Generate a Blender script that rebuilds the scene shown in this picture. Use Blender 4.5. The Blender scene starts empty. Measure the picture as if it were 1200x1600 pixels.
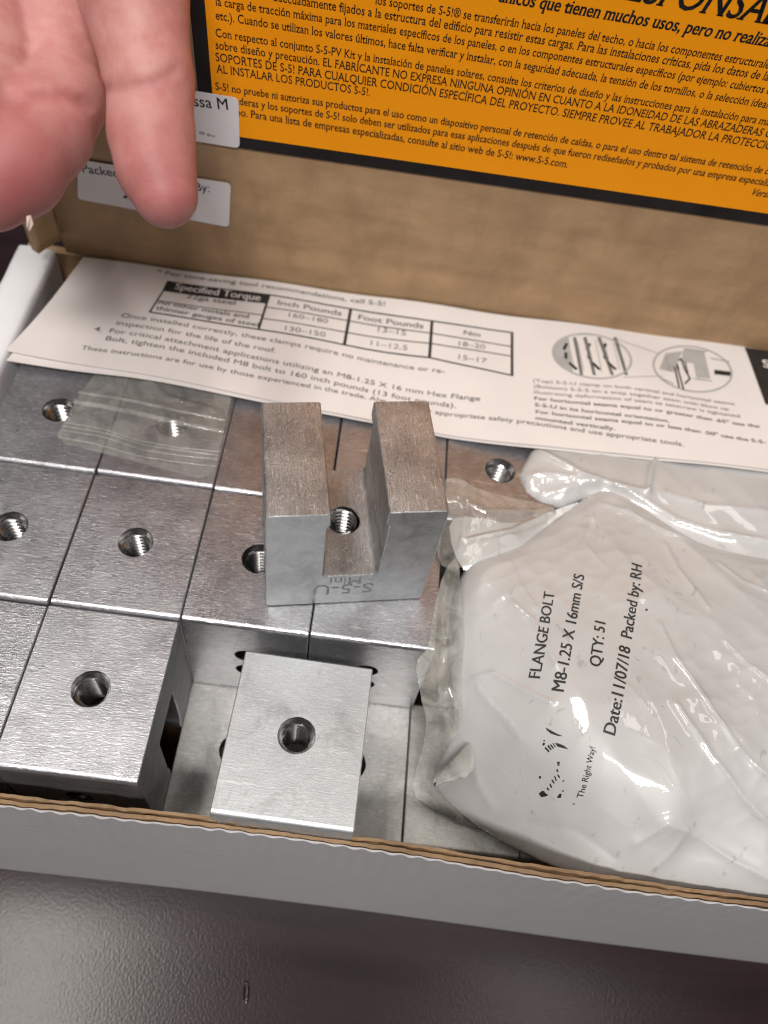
import bpy, bmesh, math, random
import numpy as np
from mathutils import Vector, Matrix, Euler
from mathutils.geometry import delaunay_2d_cdt

# ------------------------------------------------------------------ camera, light, exposure
S = 0.01                      # everything below is written in centimetres, the scene is in metres
scene = bpy.context.scene
COL = scene.collection
CAM_ROT = (0.59, -0.1165, 0.0827)
CAM_LOC = np.array([6.40, -7.85, 16.997])
CAM_F = 1240.0                # focal length measured on the 1200 x 1600 photograph

cd = bpy.data.cameras.new('camera')
cam = bpy.data.objects.new('camera', cd)
COL.objects.link(cam)
cam.rotation_euler = CAM_ROT
cam.location = CAM_LOC * S
cd.sensor_fit = 'VERTICAL'
cd.sensor_height = 24.0
cd.lens = CAM_F / 1600 * 24.0
cd.clip_start = 0.005
cd.clip_end = 50
cd.dof.use_dof = True
cd.dof.focus_distance = 0.172
cd.dof.aperture_fstop = 8.5
scene.camera = cam

w = bpy.data.worlds.new('World')
scene.world = w
w.use_nodes = True
nt = w.node_tree
nt.nodes.clear()
wo = nt.nodes.new('ShaderNodeOutputWorld')
bg = nt.nodes.new('ShaderNodeBackground')
bg.inputs['Strength'].default_value = 0.34
tcw = nt.nodes.new('ShaderNodeTexCoord')
sepw = nt.nodes.new('ShaderNodeSeparateXYZ')
rw = nt.nodes.new('ShaderNodeValToRGB')
rw.color_ramp.elements[0].position = 0.0
rw.color_ramp.elements[0].color = (0.10, 0.09, 0.09, 1)
rw.color_ramp.elements[1].position = 1.0
rw.color_ramp.elements[1].color = (0.30, 0.275, 0.265, 1)
e = rw.color_ramp.elements.new(0.45)
e.color = (0.24, 0.225, 0.225, 1)
nt.links.new(tcw.outputs['Generated'], sepw.inputs[0])
nt.links.new(sepw.outputs['Z'], rw.inputs[0])
nt.links.new(rw.outputs[0], bg.inputs[0])
nt.links.new(bg.outputs[0], wo.inputs[0])

def area(name, loc, sx, sy, energy, col, tilt=0.0):
    l = bpy.data.lights.new(name, 'AREA')
    l.shape = 'RECTANGLE'
    l.size, l.size_y = sx * S, sy * S
    l.energy = energy
    l.color = col
    o = bpy.data.objects.new(name, l)
    COL.objects.link(o)
    o.location = Vector(loc) * S
    o.rotation_euler = (math.radians(tilt), 0, 0)
    return o
area('ceiling_or_fill_lamp', (-42, -7, 150), 24, 68, 8.8, (1.0, 0.955, 0.89))
area('ceiling_or_fill_lamp', (62, 30, 165), 16, 80, 2.4, (1.0, 0.95, 0.89))
area('ceiling_or_fill_lamp', (10, -85, 142), 62, 18, 23.0, (1.0, 0.97, 0.94), 28.0)  # tilted fill added behind the camera to brighten the lid

scene.cycles.use_denoising = True
scene.cycles.denoising_input_passes = 'RGB_ALBEDO_NORMAL'
scene.cycles.denoising_prefilter = 'ACCURATE'
scene.cycles.filter_width = 1.2
scene.view_settings.view_transform = 'Standard'
scene.view_settings.look = 'None'
scene.view_settings.exposure = 0.0
scene.view_settings.gamma = 1.0
scene.view_settings.use_curve_mapping = False

# ------------------------------------------------------------------ photograph -> place
RCAM = np.array(Euler(CAM_ROT, 'XYZ').to_matrix())
def ray(u, v):
    return RCAM @ np.array([(u - 600) / CAM_F, -(v - 800) / CAM_F, -1.0])
def onz(u, v, z):
    d = ray(u, v)
    return CAM_LOC + d * ((z - CAM_LOC[2]) / d[2])
def ony(u, v, y):
    d = ray(u, v)
    return CAM_LOC + d * ((y - CAM_LOC[1]) / d[1])
def at_depth(u, v, k):
    return CAM_LOC + ray(u, v) * k
def onsurf(u, v, zf, z0=0.4):
    z = z0
    for _ in range(12):
        P = onz(u, v, z)
        z = float(zf(np.array([P[0]]), np.array([P[1]]))[0])
    return onz(u, v, z)

# ------------------------------------------------------------------ noise in numpy
def _hash(ix, iy, seed):
    h = (ix.astype(np.int64) * 374761393 + iy.astype(np.int64) * 668265263 + seed * 974634777) & 0x7fffffff
    h = ((h ^ (h >> 13)) * 1274126177) & 0x7fffffff
    return ((h ^ (h >> 16)) & 0xffff) / 65535.0
def vnoise(x, y, seed=0):
    x = np.asarray(x, float); y = np.asarray(y, float)
    ix = np.floor(x); iy = np.floor(y)
    fx = x - ix; fy = y - iy
    fx = fx * fx * fx * (fx * (fx * 6 - 15) + 10); fy = fy * fy * fy * (fy * (fy * 6 - 15) + 10)
    a = _hash(ix, iy, seed); b = _hash(ix + 1, iy, seed)
    c = _hash(ix, iy + 1, seed); d = _hash(ix + 1, iy + 1, seed)
    return (a + (b - a) * fx) * (1 - fy) + (c + (d - c) * fx) * fy
def fbm(x, y, seed=0, o=3):
    s = 0; a = 0.5
    for k in range(o):
        s = s + a * (vnoise(x * 2 ** k + 17.3 * k, y * 2 ** k - 9.1 * k, seed + k) - 0.5)
        a *= 0.5
    return s

# ------------------------------------------------------------------ object helpers
def link(name, me, parent=None, mats=()):
    o = bpy.data.objects.new(name, me)
    COL.objects.link(o)
    for m in mats:
        me.materials.append(m)
    if parent is not None:
        o.parent = parent
    return o
def mesh(name, V, F, mats, parent=None, mi=None, smooth=None, loc=(0, 0, 0)):
    me = bpy.data.meshes.new(name)
    me.from_pydata([tuple(float(c) * S for c in v) for v in V], [], [tuple(int(i) for i in f) for f in F])
    o = link(name, me, parent, mats)
    if mi is not None:
        me.polygons.foreach_set('material_index', list(mi))
    if smooth:
        me.polygons.foreach_set('use_smooth', [True] * len(me.polygons))
        if smooth < 180:
            me.set_sharp_from_angle(angle=math.radians(smooth))
    me.update()
    o.location = Vector(loc) * S
    return o
def tag(o, label=None, cat=None, group=None, kind=None):
    for k, v in (('label', label), ('category', cat), ('group', group), ('kind', kind)):
        if v:
            o[k] = v
    return o
def empty(name, loc=(0, 0, 0), rot=(0, 0, 0)):
    o = bpy.data.objects.new(name, None)
    o.empty_display_size = 0.005
    COL.objects.link(o)
    o.location = Vector(loc) * S
    o.rotation_euler = rot
    return o
class MB:
    """collects faces with a material index"""
    def __init__(s): s.V = []; s.F = []; s.M = []
    def add(s, V, F, m=0):
        b = len(s.V)
        s.V += [tuple(v) for v in V]
        for f in F:
            s.F.append(tuple(i + b for i in f)); s.M.append(m)
    def box(s, a, b, m=0):
        x0, y0, z0 = a; x1, y1, z1 = b
        s.add([(x0,y0,z0),(x1,y0,z0),(x1,y1,z0),(x0,y1,z0),(x0,y0,z1),(x1,y0,z1),(x1,y1,z1),(x0,y1,z1)],
              [(0,3,2,1),(4,5,6,7),(0,1,5,4),(1,2,6,5),(2,3,7,6),(3,0,4,7)], m)
    def build(s, name, mats, parent=None, smooth=None, loc=(0,0,0)):
        return mesh(name, s.V, s.F, mats, parent, s.M, smooth, loc)
def inside(poly, X, Y):
    poly = np.asarray(poly); r = np.zeros(len(X), bool)
    j = len(poly) - 1
    for i in range(len(poly)):
        xi, yi = poly[i]; xj, yj = poly[j]
        c = ((yi > Y) != (yj > Y)) & (X < (xj - xi) * (Y - yi) / (yj - yi + 1e-12) + xi)
        r ^= c; j = i
    return r
def seg_dist(poly, X, Y, closed=True):
    poly = np.asarray(poly, float); n = len(poly)
    D = np.full(len(X), 1e9)
    for i in range(n if closed else n - 1):
        a = poly[i]; b = poly[(i + 1) % n]
        d = b - a; L = d @ d + 1e-12
        t = np.clip(((X - a[0]) * d[0] + (Y - a[1]) * d[1]) / L, 0, 1)
        D = np.minimum(D, np.hypot(X - a[0] - t * d[0], Y - a[1] - t * d[1]))
    return D
def resample(P, step):
    P = np.asarray(P, float); out = []
    for i in range(len(P)):
        a = P[i]; b = P[(i + 1) % len(P)]
        n = max(1, int(np.hypot(*(b - a)[:2]) / step))
        for k in range(n):
            out.append(a + (b - a) * k / n)
    return np.array(out)
def smooth_loop(P, it=2):
    P = np.asarray(P, float)
    for _ in range(it):
        Q = np.empty((2 * len(P), P.shape[1])); N = np.roll(P, -1, 0)
        Q[0::2] = .75 * P + .25 * N; Q[1::2] = .25 * P + .75 * N
        P = Q
    return P
def fill_region(poly, step, seed=1):
    """triangulate a 2D region with inner points"""
    B = resample(poly, step)
    x0, y0 = B.min(0); x1, y1 = B.max(0)
    gx, gy = np.meshgrid(np.arange(x0, x1, step), np.arange(y0, y1, step * .87))
    gx = gx + (np.arange(gx.shape[0]) % 2)[:, None] * step / 2
    X = gx.ravel(); Y = gy.ravel()
    k = inside(B, X, Y)
    X, Y = X[k], Y[k]
    k = seg_dist(B, X, Y) > step * .5
    X, Y = X[k], Y[k]
    pts = [Vector((a, b)) for a, b in B] + [Vector((a, b)) for a, b in zip(X, Y)]
    n = len(B)
    r = delaunay_2d_cdt(pts, [(i, (i + 1) % n) for i in range(n)], [list(range(n))], 1, 1e-7)
    V = np.array([(v.x, v.y) for v in r[0]]); F = [tuple(f) for f in r[2]]
    F = [f if np.cross(V[f[1]] - V[f[0]], V[f[2]] - V[f[0]]) > 0 else f[::-1] for f in F]
    return V, F
def facets(x, y, cell, ang, stretch, seed):
    """piecewise dished cells with sharp ridges between them, like crumpled film"""
    c, q = math.cos(ang), math.sin(ang)
    u = (c * x + q * y) / (cell * stretch) + .5 * fbm(x * .35, y * .35, seed + 3, 2)
    v = (-q * x + c * y) / cell + .5 * fbm(x * .35 + 9, y * .35, seed + 4, 2)
    iu = np.floor(u); iv = np.floor(v); best = np.full(np.shape(u), 9.0)
    for du in (-1, 0, 1):
        for dv in (-1, 0, 1):
            a = iu + du; b = iv + dv
            pu = a + .1 + .8 * _hash(a, b, seed); pv = b + .1 + .8 * _hash(a, b, seed + 1)
            best = np.minimum(best, (u - pu) ** 2 + (v - pv) ** 2)
    return best
class RBF:
    def __init__(s, P, z, lam=1e-3):
        P = np.asarray(P, float); s.P = P; n = len(P)
        s.m = np.mean(z)
        A = s.k(P, P) + lam * np.eye(n)
        T = np.c_[np.ones(n), P]
        M = np.block([[A, T], [T.T, np.zeros((3, 3))]])
        s.w = np.linalg.solve(M, np.r_[z, 0, 0, 0])
    def k(s, A, B):
        r = np.sqrt(((A[:, None] - B[None]) ** 2).sum(2)) + 1e-9
        return r * r * np.log(r)
    def __call__(s, X, Y):
        Q = np.c_[X, Y]
        return s.k(Q, s.P) @ s.w[:-3] + s.w[-3] + Q @ s.w[-2:]

# ------------------------------------------------------------------ materials
class NT:
    def __init__(s, name):
        s.m = bpy.data.materials.new(name); s.m.use_nodes = True
        s.t = s.m.node_tree; s.t.nodes.clear()
        s.out = s.n('ShaderNodeOutputMaterial')
    def n(s, typ, **kw):
        x = s.t.nodes.new(typ)
        for k, v in kw.items(): setattr(x, k, v)
        return x
    def l(s, a, b): s.t.links.new(a, b)
    def coords(s, scale=(1, 1, 1), rnd=False, rot=(0, 0, 0)):
        """object coordinates in centimetres, then scaled"""
        tc = s.n('ShaderNodeTexCoord')
        mp = s.n('ShaderNodeMapping')
        mp.inputs['Scale'].default_value = [100 * c for c in scale]
        mp.inputs['Rotation'].default_value = rot
        if rnd:
            oi = s.n('ShaderNodeObjectInfo')
            mu = s.n('ShaderNodeMath', operation='MULTIPLY'); mu.inputs[1].default_value = 37.0
            s.l(oi.outputs['Random'], mu.inputs[0])
            ad = s.n('ShaderNodeVectorMath', operation='ADD')
            s.l(mp.outputs[0], ad.inputs[0]); s.l(mu.outputs[0], ad.inputs[1])
            s.l(tc.outputs['Object'], mp.inputs[0])
            return ad.outputs[0]
        s.l(tc.outputs['Object'], mp.inputs[0])
        return mp.outputs[0]
    def noise(s, co, scale=1, detail=3, rough=.55, dist=0):
        x = s.n('ShaderNodeTexNoise')
        x.inputs['Scale'].default_value = scale; x.inputs['Detail'].default_value = detail
        x.inputs['Roughness'].default_value = rough; x.inputs['Distortion'].default_value = dist
        s.l(co, x.inputs['Vector'])
        return x.outputs['Fac']
    def ramp(s, f, a, b, ca, cb):
        r = s.n('ShaderNodeValToRGB')
        el = r.color_ramp.elements
        el[0].position = a; el[1].position = b
        g = lambda c: (c, c, c, 1) if not hasattr(c, '__len__') else (*c, 1)
        el[0].color = g(ca); el[1].color = g(cb)
        s.l(f, r.inputs[0])
        return r.outputs[0]
    def math(s, op, a, b=None):
        m = s.n('ShaderNodeMath', operation=op)
        for i, v in enumerate((a, b)):
            if v is None: continue
            if isinstance(v, (int, float)): m.inputs[i].default_value = v
            else: s.l(v, m.inputs[i])
        return m.outputs[0]
    def mix(s, f, a, b, blend='MIX'):
        m = s.n('ShaderNodeMix', data_type='RGBA', blend_type=blend)
        for i, v in ((0, f), (6, a), (7, b)):
            if isinstance(v, (int, float)) and i == 0: m.inputs[0].default_value = v
            elif isinstance(v, tuple): m.inputs[i].default_value = (*v, 1)
            else: s.l(v, m.inputs[i])
        return m.outputs[2]
    def bump(s, h, strength, dist_cm, prev=None):
        b = s.n('ShaderNodeBump')
        b.inputs['Strength'].default_value = strength
        b.inputs['Distance'].default_value = dist_cm * S
        s.l(h, b.inputs['Height'])
        if prev is not None: s.l(prev, b.inputs['Normal'])
        return b.outputs[0]
    def principled(s, **kw):
        p = s.n('ShaderNodeBsdfPrincipled')
        for k, v in kw.items():
            k = k.replace('_', ' ')
            if hasattr(v, 'is_linked') or isinstance(v, bpy.types.NodeSocket): s.l(v, p.inputs[k])
            else:
                if isinstance(v, tuple) and len(v) == 3 and k != 'Subsurface Radius': v = (*v, 1)
                p.inputs[k].default_value = v
        s.l(p.outputs[0], s.out.inputs[0])
        return p

def mat_aluminium(name, lo, hi, r0, r1, brush=1.0, pits=1.0):
    t = NT(name)
    br = t.noise(t.coords((1.6, 55, 55), True), 1, 3, .6)              # long brush lines
    br2 = t.noise(t.coords((4.5, 120, 120), True), 1, 2, .5)           # fine broken lines
    dash = t.noise(t.coords((5, 30, 30), True), 1, 3, .6, .6)          # short bright dashes
    fl = t.noise(t.coords((12, 19, 19), True), 1, 3, .65, 1.6)         # nicks and flecks
    big = t.noise(t.coords((.7, .9, .9), True), 1, 4, .6)
    f = t.math('ADD', t.math('MULTIPLY', br, .35), t.math('MULTIPLY', big, .65))
    c = t.ramp(f, .36, .64, lo, hi)
    c = t.mix(t.math('MULTIPLY', t.ramp(dash, .56, .70, 0, 1), .6), c, (.90, .89, .88))
    c = t.mix(t.math('MULTIPLY', t.ramp(fl, .62, .70, 0, 1), .55 * pits), c, (.90, .89, .87))
    c = t.mix(t.math('MULTIPLY', t.ramp(fl, .30, .36, 1, 0), .5 * pits), c, (.20, .19, .19))
    r = t.math('ADD', t.math('MULTIPLY', t.ramp(br2, .3, .7, 0, 1), r1 - r0), r0)
    r = t.math('ADD', r, t.math('MULTIPLY', big, .12))
    oi = t.n('ShaderNodeObjectInfo')
    r = t.math('ADD', r, t.math('MULTIPLY', t.math('SUBTRACT', oi.outputs['Random'], .5), .10))
    wear = t.noise(t.coords((.9, .55, .6), True), 1, 6, .72, .8)         # cloudy handling marks, different on each block
    c = t.mix(t.ramp(wear, .50, .66, 0, .45), c, (.24, .225, .225))
    scr = t.noise(t.coords((.6, 9, 9), True, (0, 0, .35)), 1, 2, .5, .3)
    c = t.mix(t.ramp(scr, .70, .73, 0, .5), c, (.88, .87, .85))
    b = t.bump(br2, .28 * brush, .005)
    b = t.bump(br, .16 * brush, .006, b)
    b = t.bump(dash, .40 * brush, .014, b)
    b = t.bump(fl, .40 * pits, .012, b)
    t.principled(Base_Color=c, Metallic=.84, Roughness=r, Normal=b)
    return t.m
def mat_sawn(name, lo, hi):
    t = NT(name)
    n1 = t.noise(t.coords((2.2, 1.9, 1.9), True), 1, 6, .7, .6)
    n2 = t.noise(t.coords((18, 18, 18), True), 1, 3, .6)
    st = t.noise(t.coords((10, 3, 30), True), 1, 2)
    c = t.ramp(n1, .32, .68, lo, hi)
    c = t.mix(t.ramp(n2, .66, .72, 0, .6), c, (.16, .16, .16))
    b = t.bump(n2, .25, .008); b = t.bump(st, .2, .006, b)
    t.principled(Base_Color=c, Metallic=.72, Roughness=t.ramp(n1, .3, .7, .42, .6), Normal=b)
    return t.m
def mat_simple(name, col, rough=.6, var=.12, sc=2.0, bump=.0, metallic=0.0, **kw):
    t = NT(name)
    n = t.noise(t.coords((sc, sc, sc)), 1, 4)
    c = t.ramp(n, .3, .7, tuple(x * (1 - var) for x in col), tuple(min(1, x * (1 + var)) for x in col))
    kk = dict(Base_Color=c, Roughness=rough, Metallic=metallic, **kw)
    if bump:
        kk['Normal'] = t.bump(t.noise(t.coords((sc * 9,) * 3), 1, 3), .4, bump)
    t.principled(**kk)
    return t.m

ALU = mat_aluminium('brushed_aluminium', (.35, .35, .375), (.50, .50, .53), .17, .31)
ALU_PALE = mat_aluminium('pale_satin_aluminium', (.58, .605, .63), (.68, .70, .715), .42, .54, .6, .7)
ALU_RAISED = mat_aluminium('scuffed_aluminium', (.33, .325, .325), (.60, .595, .59), .24, .42, 1.7, 3.0)
ALU_LOW = mat_aluminium('speckled_aluminium', (.48, .47, .445), (.62, .61, .58), .34, .50, .5, 1.8)
SAWN = mat_sawn('sawn_aluminium', (.26, .268, .275), (.50, .51, .51))
BORE = mat_simple('thread_metal', (.30, .295, .29), .26, .05, 1, 0, 1.0)
DARKHOLE = mat_simple('dark_bore', (.10, .10, .10), .4, .3, 6, 0, 1.0)
ENGRAVE = mat_simple('engraved_metal', (.27, .27, .275), .6, .3, 8, 0, .6)
INK = mat_simple('black_ink', (.020, .018, .018), .55, .2)
INKGREY = mat_simple('grey_ink', (.16, .155, .15), .6, .15)
MIDGREY = mat_simple('mid_grey_print', (.40, .39, .38), .6, .1)
ORANGE = mat_simple('orange_print', (1.0, .345, .001), .6, .03, .7, Specular_IOR_Level=.2)
BORDER = mat_simple('black_print', (.018, .015, .015), .75, .3, 1, Specular_IOR_Level=.15)
STICKER = mat_simple('white_sticker', (.78, .76, .78), .5, .02)
GAP_SHADE = mat_simple('gap_shade', (.03, .028, .028), .45, .2)

def mat_kraft(name, lo, hi):
    t = NT(name)
    n = t.noise(t.coords((.6, 1.3, 1.3)), 1, 5, .6)
    fib = t.noise(t.coords((5, 30, 30)), 1, 3)
    wv = t.noise(t.coords((.05, 2.1, 2.1)), 1, 1)
    c = t.ramp(n, .3, .7, lo, hi)
    blot = t.noise(t.coords((.9, .35, .35)), 1, 4, .65)
    c = t.mix(t.ramp(blot, .45, .68, 0, .5), c, tuple(x * .72 for x in lo))
    c = t.mix(t.ramp(fib, .55, .75, 0, .25), c, tuple(x * .6 for x in lo))
    b = t.bump(fib, .25, .01); b = t.bump(t.noise(t.coords((.5, .4, .4)), 1, 3), .5, .05, b); b = t.bump(wv, .35, .05, b)
    t.principled(Base_Color=c, Roughness=.62, Normal=b)
    return t.m
KRAFT = mat_kraft('kraft_board', (.36, .225, .115), (.48, .31, .17))
KRAFT_RIM = mat_kraft('kraft_cut_edge', (.21, .125, .062), (.34, .215, .115))
KRAFT_DARK = mat_kraft('kraft_flute', (.19, .105, .048), (.30, .18, .09))
def mat_whiteboard(name, base):
    t = NT(name)
    n = t.noise(t.coords((1.1, .8, .8)), 1, 4)
    st = t.noise(t.coords((.10, 0, 7)), 1, 2)
    tc = t.n('ShaderNodeTexCoord'); sp = t.n('ShaderNodeSeparateXYZ'); t.l(tc.outputs['Object'], sp.inputs[0])
    # two pressed score lines that run along the front panel
    h = None
    for z, wd in ((-4.15, .10), (-4.5, .06), (-6.75, .08)):
        d = t.math('ABSOLUTE', t.math('SUBTRACT', t.math('MULTIPLY', sp.outputs['Z'], 100), z))
        g = t.math('MAXIMUM', t.math('SUBTRACT', 1.0, t.math('DIVIDE', d, wd)), 0.0)
        h = g if h is None else t.math('ADD', h, g)
    b = t.bump(st, .5, .02); b = t.bump(h, .7, .03, b)
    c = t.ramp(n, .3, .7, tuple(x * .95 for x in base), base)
    t.principled(Base_Color=c, Roughness=.5, Normal=b)
    return t.m
WBOARD = mat_whiteboard('white_board', (.84, .84, .85))
WPANEL = mat_whiteboard('shaded_white_panel', (.455, .445, .46))  # white board with the front panel's soft shadow mixed into its base colour
def mat_paper():
    t = NT('sheet_paper')
    n = t.noise(t.coords((.5, .5, .5)), 1, 3)
    f = t.noise(t.coords((22, 22, 22)), 1, 3)
    c = t.ramp(n, .3, .7, (.72, .675, .655), (.77, .72, .70))
    t.principled(Base_Color=c, Roughness=.6, Normal=t.bump(f, .08, .006))
    return t.m
PAPER = mat_paper()
def mat_table():
    t = NT('table_laminate')
    peel = t.noise(t.coords((15, 10, 8), rot=(0, 0, .4)), 1, 1, .4, .3)
    grain = t.noise(t.coords((.10, 1.1, 1)), 1, 4, .6, .3)
    c = t.ramp(grain, .3, .72, (.012, .0058, .0068), (.026, .0125, .0148))
    b = t.bump(peel, .42, .0075)
    t.principled(Base_Color=c, Roughness=.25, Normal=b, Specular_IOR_Level=.48)
    return t.m
TABLE = mat_table()
def mat_bag():
    t = NT('white_poly_film')
    n = t.noise(t.coords((.35, .35, .35)), 1, 4)
    cr = t.noise(t.coords((.9, .9, .9)), 1, 2, .5, .8)
    cre = t.math('ABSOLUTE', t.math('SUBTRACT', cr, .5))                      # sharp folds where the noise crosses its mean
    cr2 = t.noise(t.coords((2.6, 1.7, 2), rot=(0, 0, .7)), 1, 2, .5, 1.0)
    cre2 = t.math('ABSOLUTE', t.math('SUBTRACT', cr2, .5))
    msk = t.ramp(t.noise(t.coords((.5, .5, .5)), 1, 2), .48, .62, 0, 1)
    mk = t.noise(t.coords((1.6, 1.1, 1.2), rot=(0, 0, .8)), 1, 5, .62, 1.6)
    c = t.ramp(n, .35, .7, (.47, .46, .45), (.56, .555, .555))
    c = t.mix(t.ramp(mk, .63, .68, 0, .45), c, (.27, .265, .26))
    b = t.bump(t.math('MULTIPLY', t.ramp(cre, 0, .03, 1, 0), msk), .25, .012)
    b = t.bump(t.math('MULTIPLY', t.ramp(cre2, 0, .05, 1, 0), msk), .12, .006, b)
    p = t.principled(Base_Color=c, Roughness=.42, Normal=b, Coat_Weight=.9, Coat_Roughness=.035, Coat_IOR=1.5)
    t.l(b, p.inputs['Coat Normal'])
    return t.m
BAG = mat_bag()
def mat_film(name, haze, hazecol=(.8, .78, .72), wr=1.0):
    t = NT(name)
    cr = t.noise(t.coords((1.6, 1.6, 1.6)), 1, 4, .6, 1.0)
    b = t.bump(cr, .6 * wr, .06)
    tr = t.n('ShaderNodeBsdfTransparent'); tr.inputs[0].default_value = (.97, .965, .95, 1)
    df = t.n('ShaderNodeBsdfDiffuse'); df.inputs[0].default_value = (*hazecol, 1)
    gl = t.n('ShaderNodeBsdfGlossy'); gl.inputs['Roughness'].default_value = .08
    t.l(b, gl.inputs['Normal'])
    fr = t.n('ShaderNodeFresnel'); fr.inputs[0].default_value = 1.5; t.l(b, fr.inputs['Normal'])
    m1 = t.n('ShaderNodeMixShader'); m2 = t.n('ShaderNodeMixShader')
    hz = t.ramp(cr, .35, .75, haze * .55, min(1, haze * 1.6))
    t.l(hz, m1.inputs[0]); t.l(tr.outputs[0], m1.inputs[1]); t.l(df.outputs[0], m1.inputs[2])
    t.l(t.math('MULTIPLY', fr.outputs[0], 1.3), m2.inputs[0]); t.l(m1.outputs[0], m2.inputs[1]); t.l(gl.outputs[0], m2.inputs[2])
    t.l(m2.outputs[0], t.out.inputs[0])
    return t.m
FILM = mat_film('clear_film', .20, wr=.45)
FILM_FLAT = mat_film('flat_film', .17, wr=.12)
FILM_MILKY = mat_film('milky_film', .30, (.84, .83, .77), .7)
ZIPMAT = mat_film('zip_film', .24, (.85, .84, .80), .1)
def mat_skin():
    t = NT('skin')
    n = t.noise(t.coords((.55, .55, .55)), 1, 4, .55)
    m = t.noise(t.coords((1.8, 1.8, 1.8)), 1, 5, .65)
    f = t.noise(t.coords((26, 26, 26)), 1, 3)
    l = t.noise(t.coords((5, 9, 16), rot=(.5, 0, 0)), 1, 3, .6, .5)
    at = t.n('ShaderNodeAttribute', attribute_name='blush')
    c = t.ramp(n, .3, .7, (.52, .235, .218), (.62, .325, .292))
    c = t.mix(t.ramp(m, .4, .7, 0, .55), c, (.45, .135, .125))
    c = t.mix(at.outputs['Fac'], c, (.38, .10, .10))
    b = t.bump(f, .25, .012); b = t.bump(l, .3, .022, b)
    p = t.principled(Base_Color=c, Roughness=.52, Specular_IOR_Level=.35, Normal=b, Subsurface_Weight=.35, Subsurface_Radius=(1.0, .35, .2))
    p.inputs['Subsurface Scale'].default_value = .004
    return t.m
SKIN = mat_skin()
NAIL = mat_simple('finger_nail', (.80, .62, .55), .3, .05)

# ------------------------------------------------------------------ lettering
_tc = {}
def text_geo(s, shear=0.0, bold=0.0, serif=False):
    key = (s, shear, bold, serif)
    if key in _tc: return _tc[key]
    c = bpy.data.curves.new('lettering', 'FONT')
    c.body = s; c.size = 1.0; c.shear = shear; c.resolution_u = 3; c.fill_mode = 'FRONT'
    o = bpy.data.objects.new('lettering', c); COL.objects.link(o)
    dg = bpy.context.evaluated_depsgraph_get()
    ev = o.evaluated_get(dg); me = ev.to_mesh()
    V = np.array([(v.co.x, v.co.y) for v in me.vertices]).reshape(-1, 2)
    F = [tuple(p.vertices) for p in me.polygons]
    ev.to_mesh_clear()
    bpy.data.objects.remove(o); bpy.data.curves.remove(c)
    width = V[:, 0].max() if len(V) else 1
    if serif:
        cnt = {}
        for f in F:
            for a, b in zip(f, f[1:] + f[:1]):
                k = (min(a, b), max(a, b)); cnt.setdefault(k, []).append(f)
        ex = []
        for (a, b), fs in cnt.items():
            if len(fs) != 1: continue
            p, q = V[a], V[b]
            if abs(p[1] - q[1]) > .004: continue
            L = abs(p[0] - q[0])
            if not .045 < L < .15: continue
            cy = np.mean([V[i][1] for i in fs[0]])
            x0, x1 = min(p[0], q[0]), max(p[0], q[0]); y = p[1]
            d = .045; h = .035
            if cy > y: ex.append((x0 - d, x1 + d, y, y + h))
            else: ex.append((x0 - d, x1 + d * .3, y - h, y))
        V = list(map(tuple, V))
        for x0, x1, y0, y1 in ex:
            b = len(V)
            V += [(x0, y0), (x1, y0), (x1, y1), (x0, y1)]; F.append((b, b + 1, b + 2, b + 3))
        V = np.array(V)
    if bold > 0 and len(V):
        V = np.array(V); n0 = len(V); F0 = list(F)
        for sx_ in (-bold, bold):
            b = len(V); V = np.r_[V, V[:n0] + [sx_, 0]]; F = F + [tuple(i + b for i in f) for f in F0]
    _tc[key] = (V, F, width)
    return _tc[key]
def flat_text(mb, s, p0, p1, m, put, cond=1.0, **kw):
    """lettering whose baseline runs from p0 to p1 in a 2D surface frame; put maps 2D -> 3D"""
    V, F, wd = text_geo(s, **kw)
    if not len(V): return
    p0 = np.asarray(p0, float); p1 = np.asarray(p1, float)
    d = p1 - p0; L = np.hypot(*d); d /= L; n = np.array([-d[1], d[0]])
    sx = L / wd; sy = sx / cond
    Q = p0 + np.outer(V[:, 0] * sx, d) + np.outer(V[:, 1] * sy, n)
    mb.add(put(Q[:, 0], Q[:, 1]), F, m)
def flat_line(mb, pts, wd, m, put, closed=False):
    pts = [np.asarray(p, float) for p in pts]
    n = len(pts)
    for i in range(n if closed else n - 1):
        a, b = pts[i], pts[(i + 1) % n]
        L = np.hypot(*(b - a)); k = max(1, int(L / .6))
        d = (b - a) / (L + 1e-9); q = np.array([-d[1], d[0]]) * wd / 2
        A = np.array([a - d * wd * .3 + (b - a + d * wd * .6) * j / k for j in range(k + 1)])
        P = np.concatenate([A - q, A + q])
        mb.add(put(P[:, 0], P[:, 1]), [(j, j + 1, k + 2 + j, k + 1 + j) for j in range(k)], m)

# ================================================================== THE SETTING
m = MB()
m.add([(-120, -60, 0), (140, -60, 0), (140, 120, 0), (-120, 120, 0), (-120, -60, -3), (140, -60, -3), (140, 120, -3), (-120, 120, -3)],
      [(0, 1, 2, 3), (7, 6, 5, 4), (0, 4, 5, 1), (1, 5, 6, 2), (2, 6, 7, 3), (3, 7, 4, 0)])
tab = m.build('table', [TABLE], loc=(0, 0, -7.9))
tag(tab, kind='structure')
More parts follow.
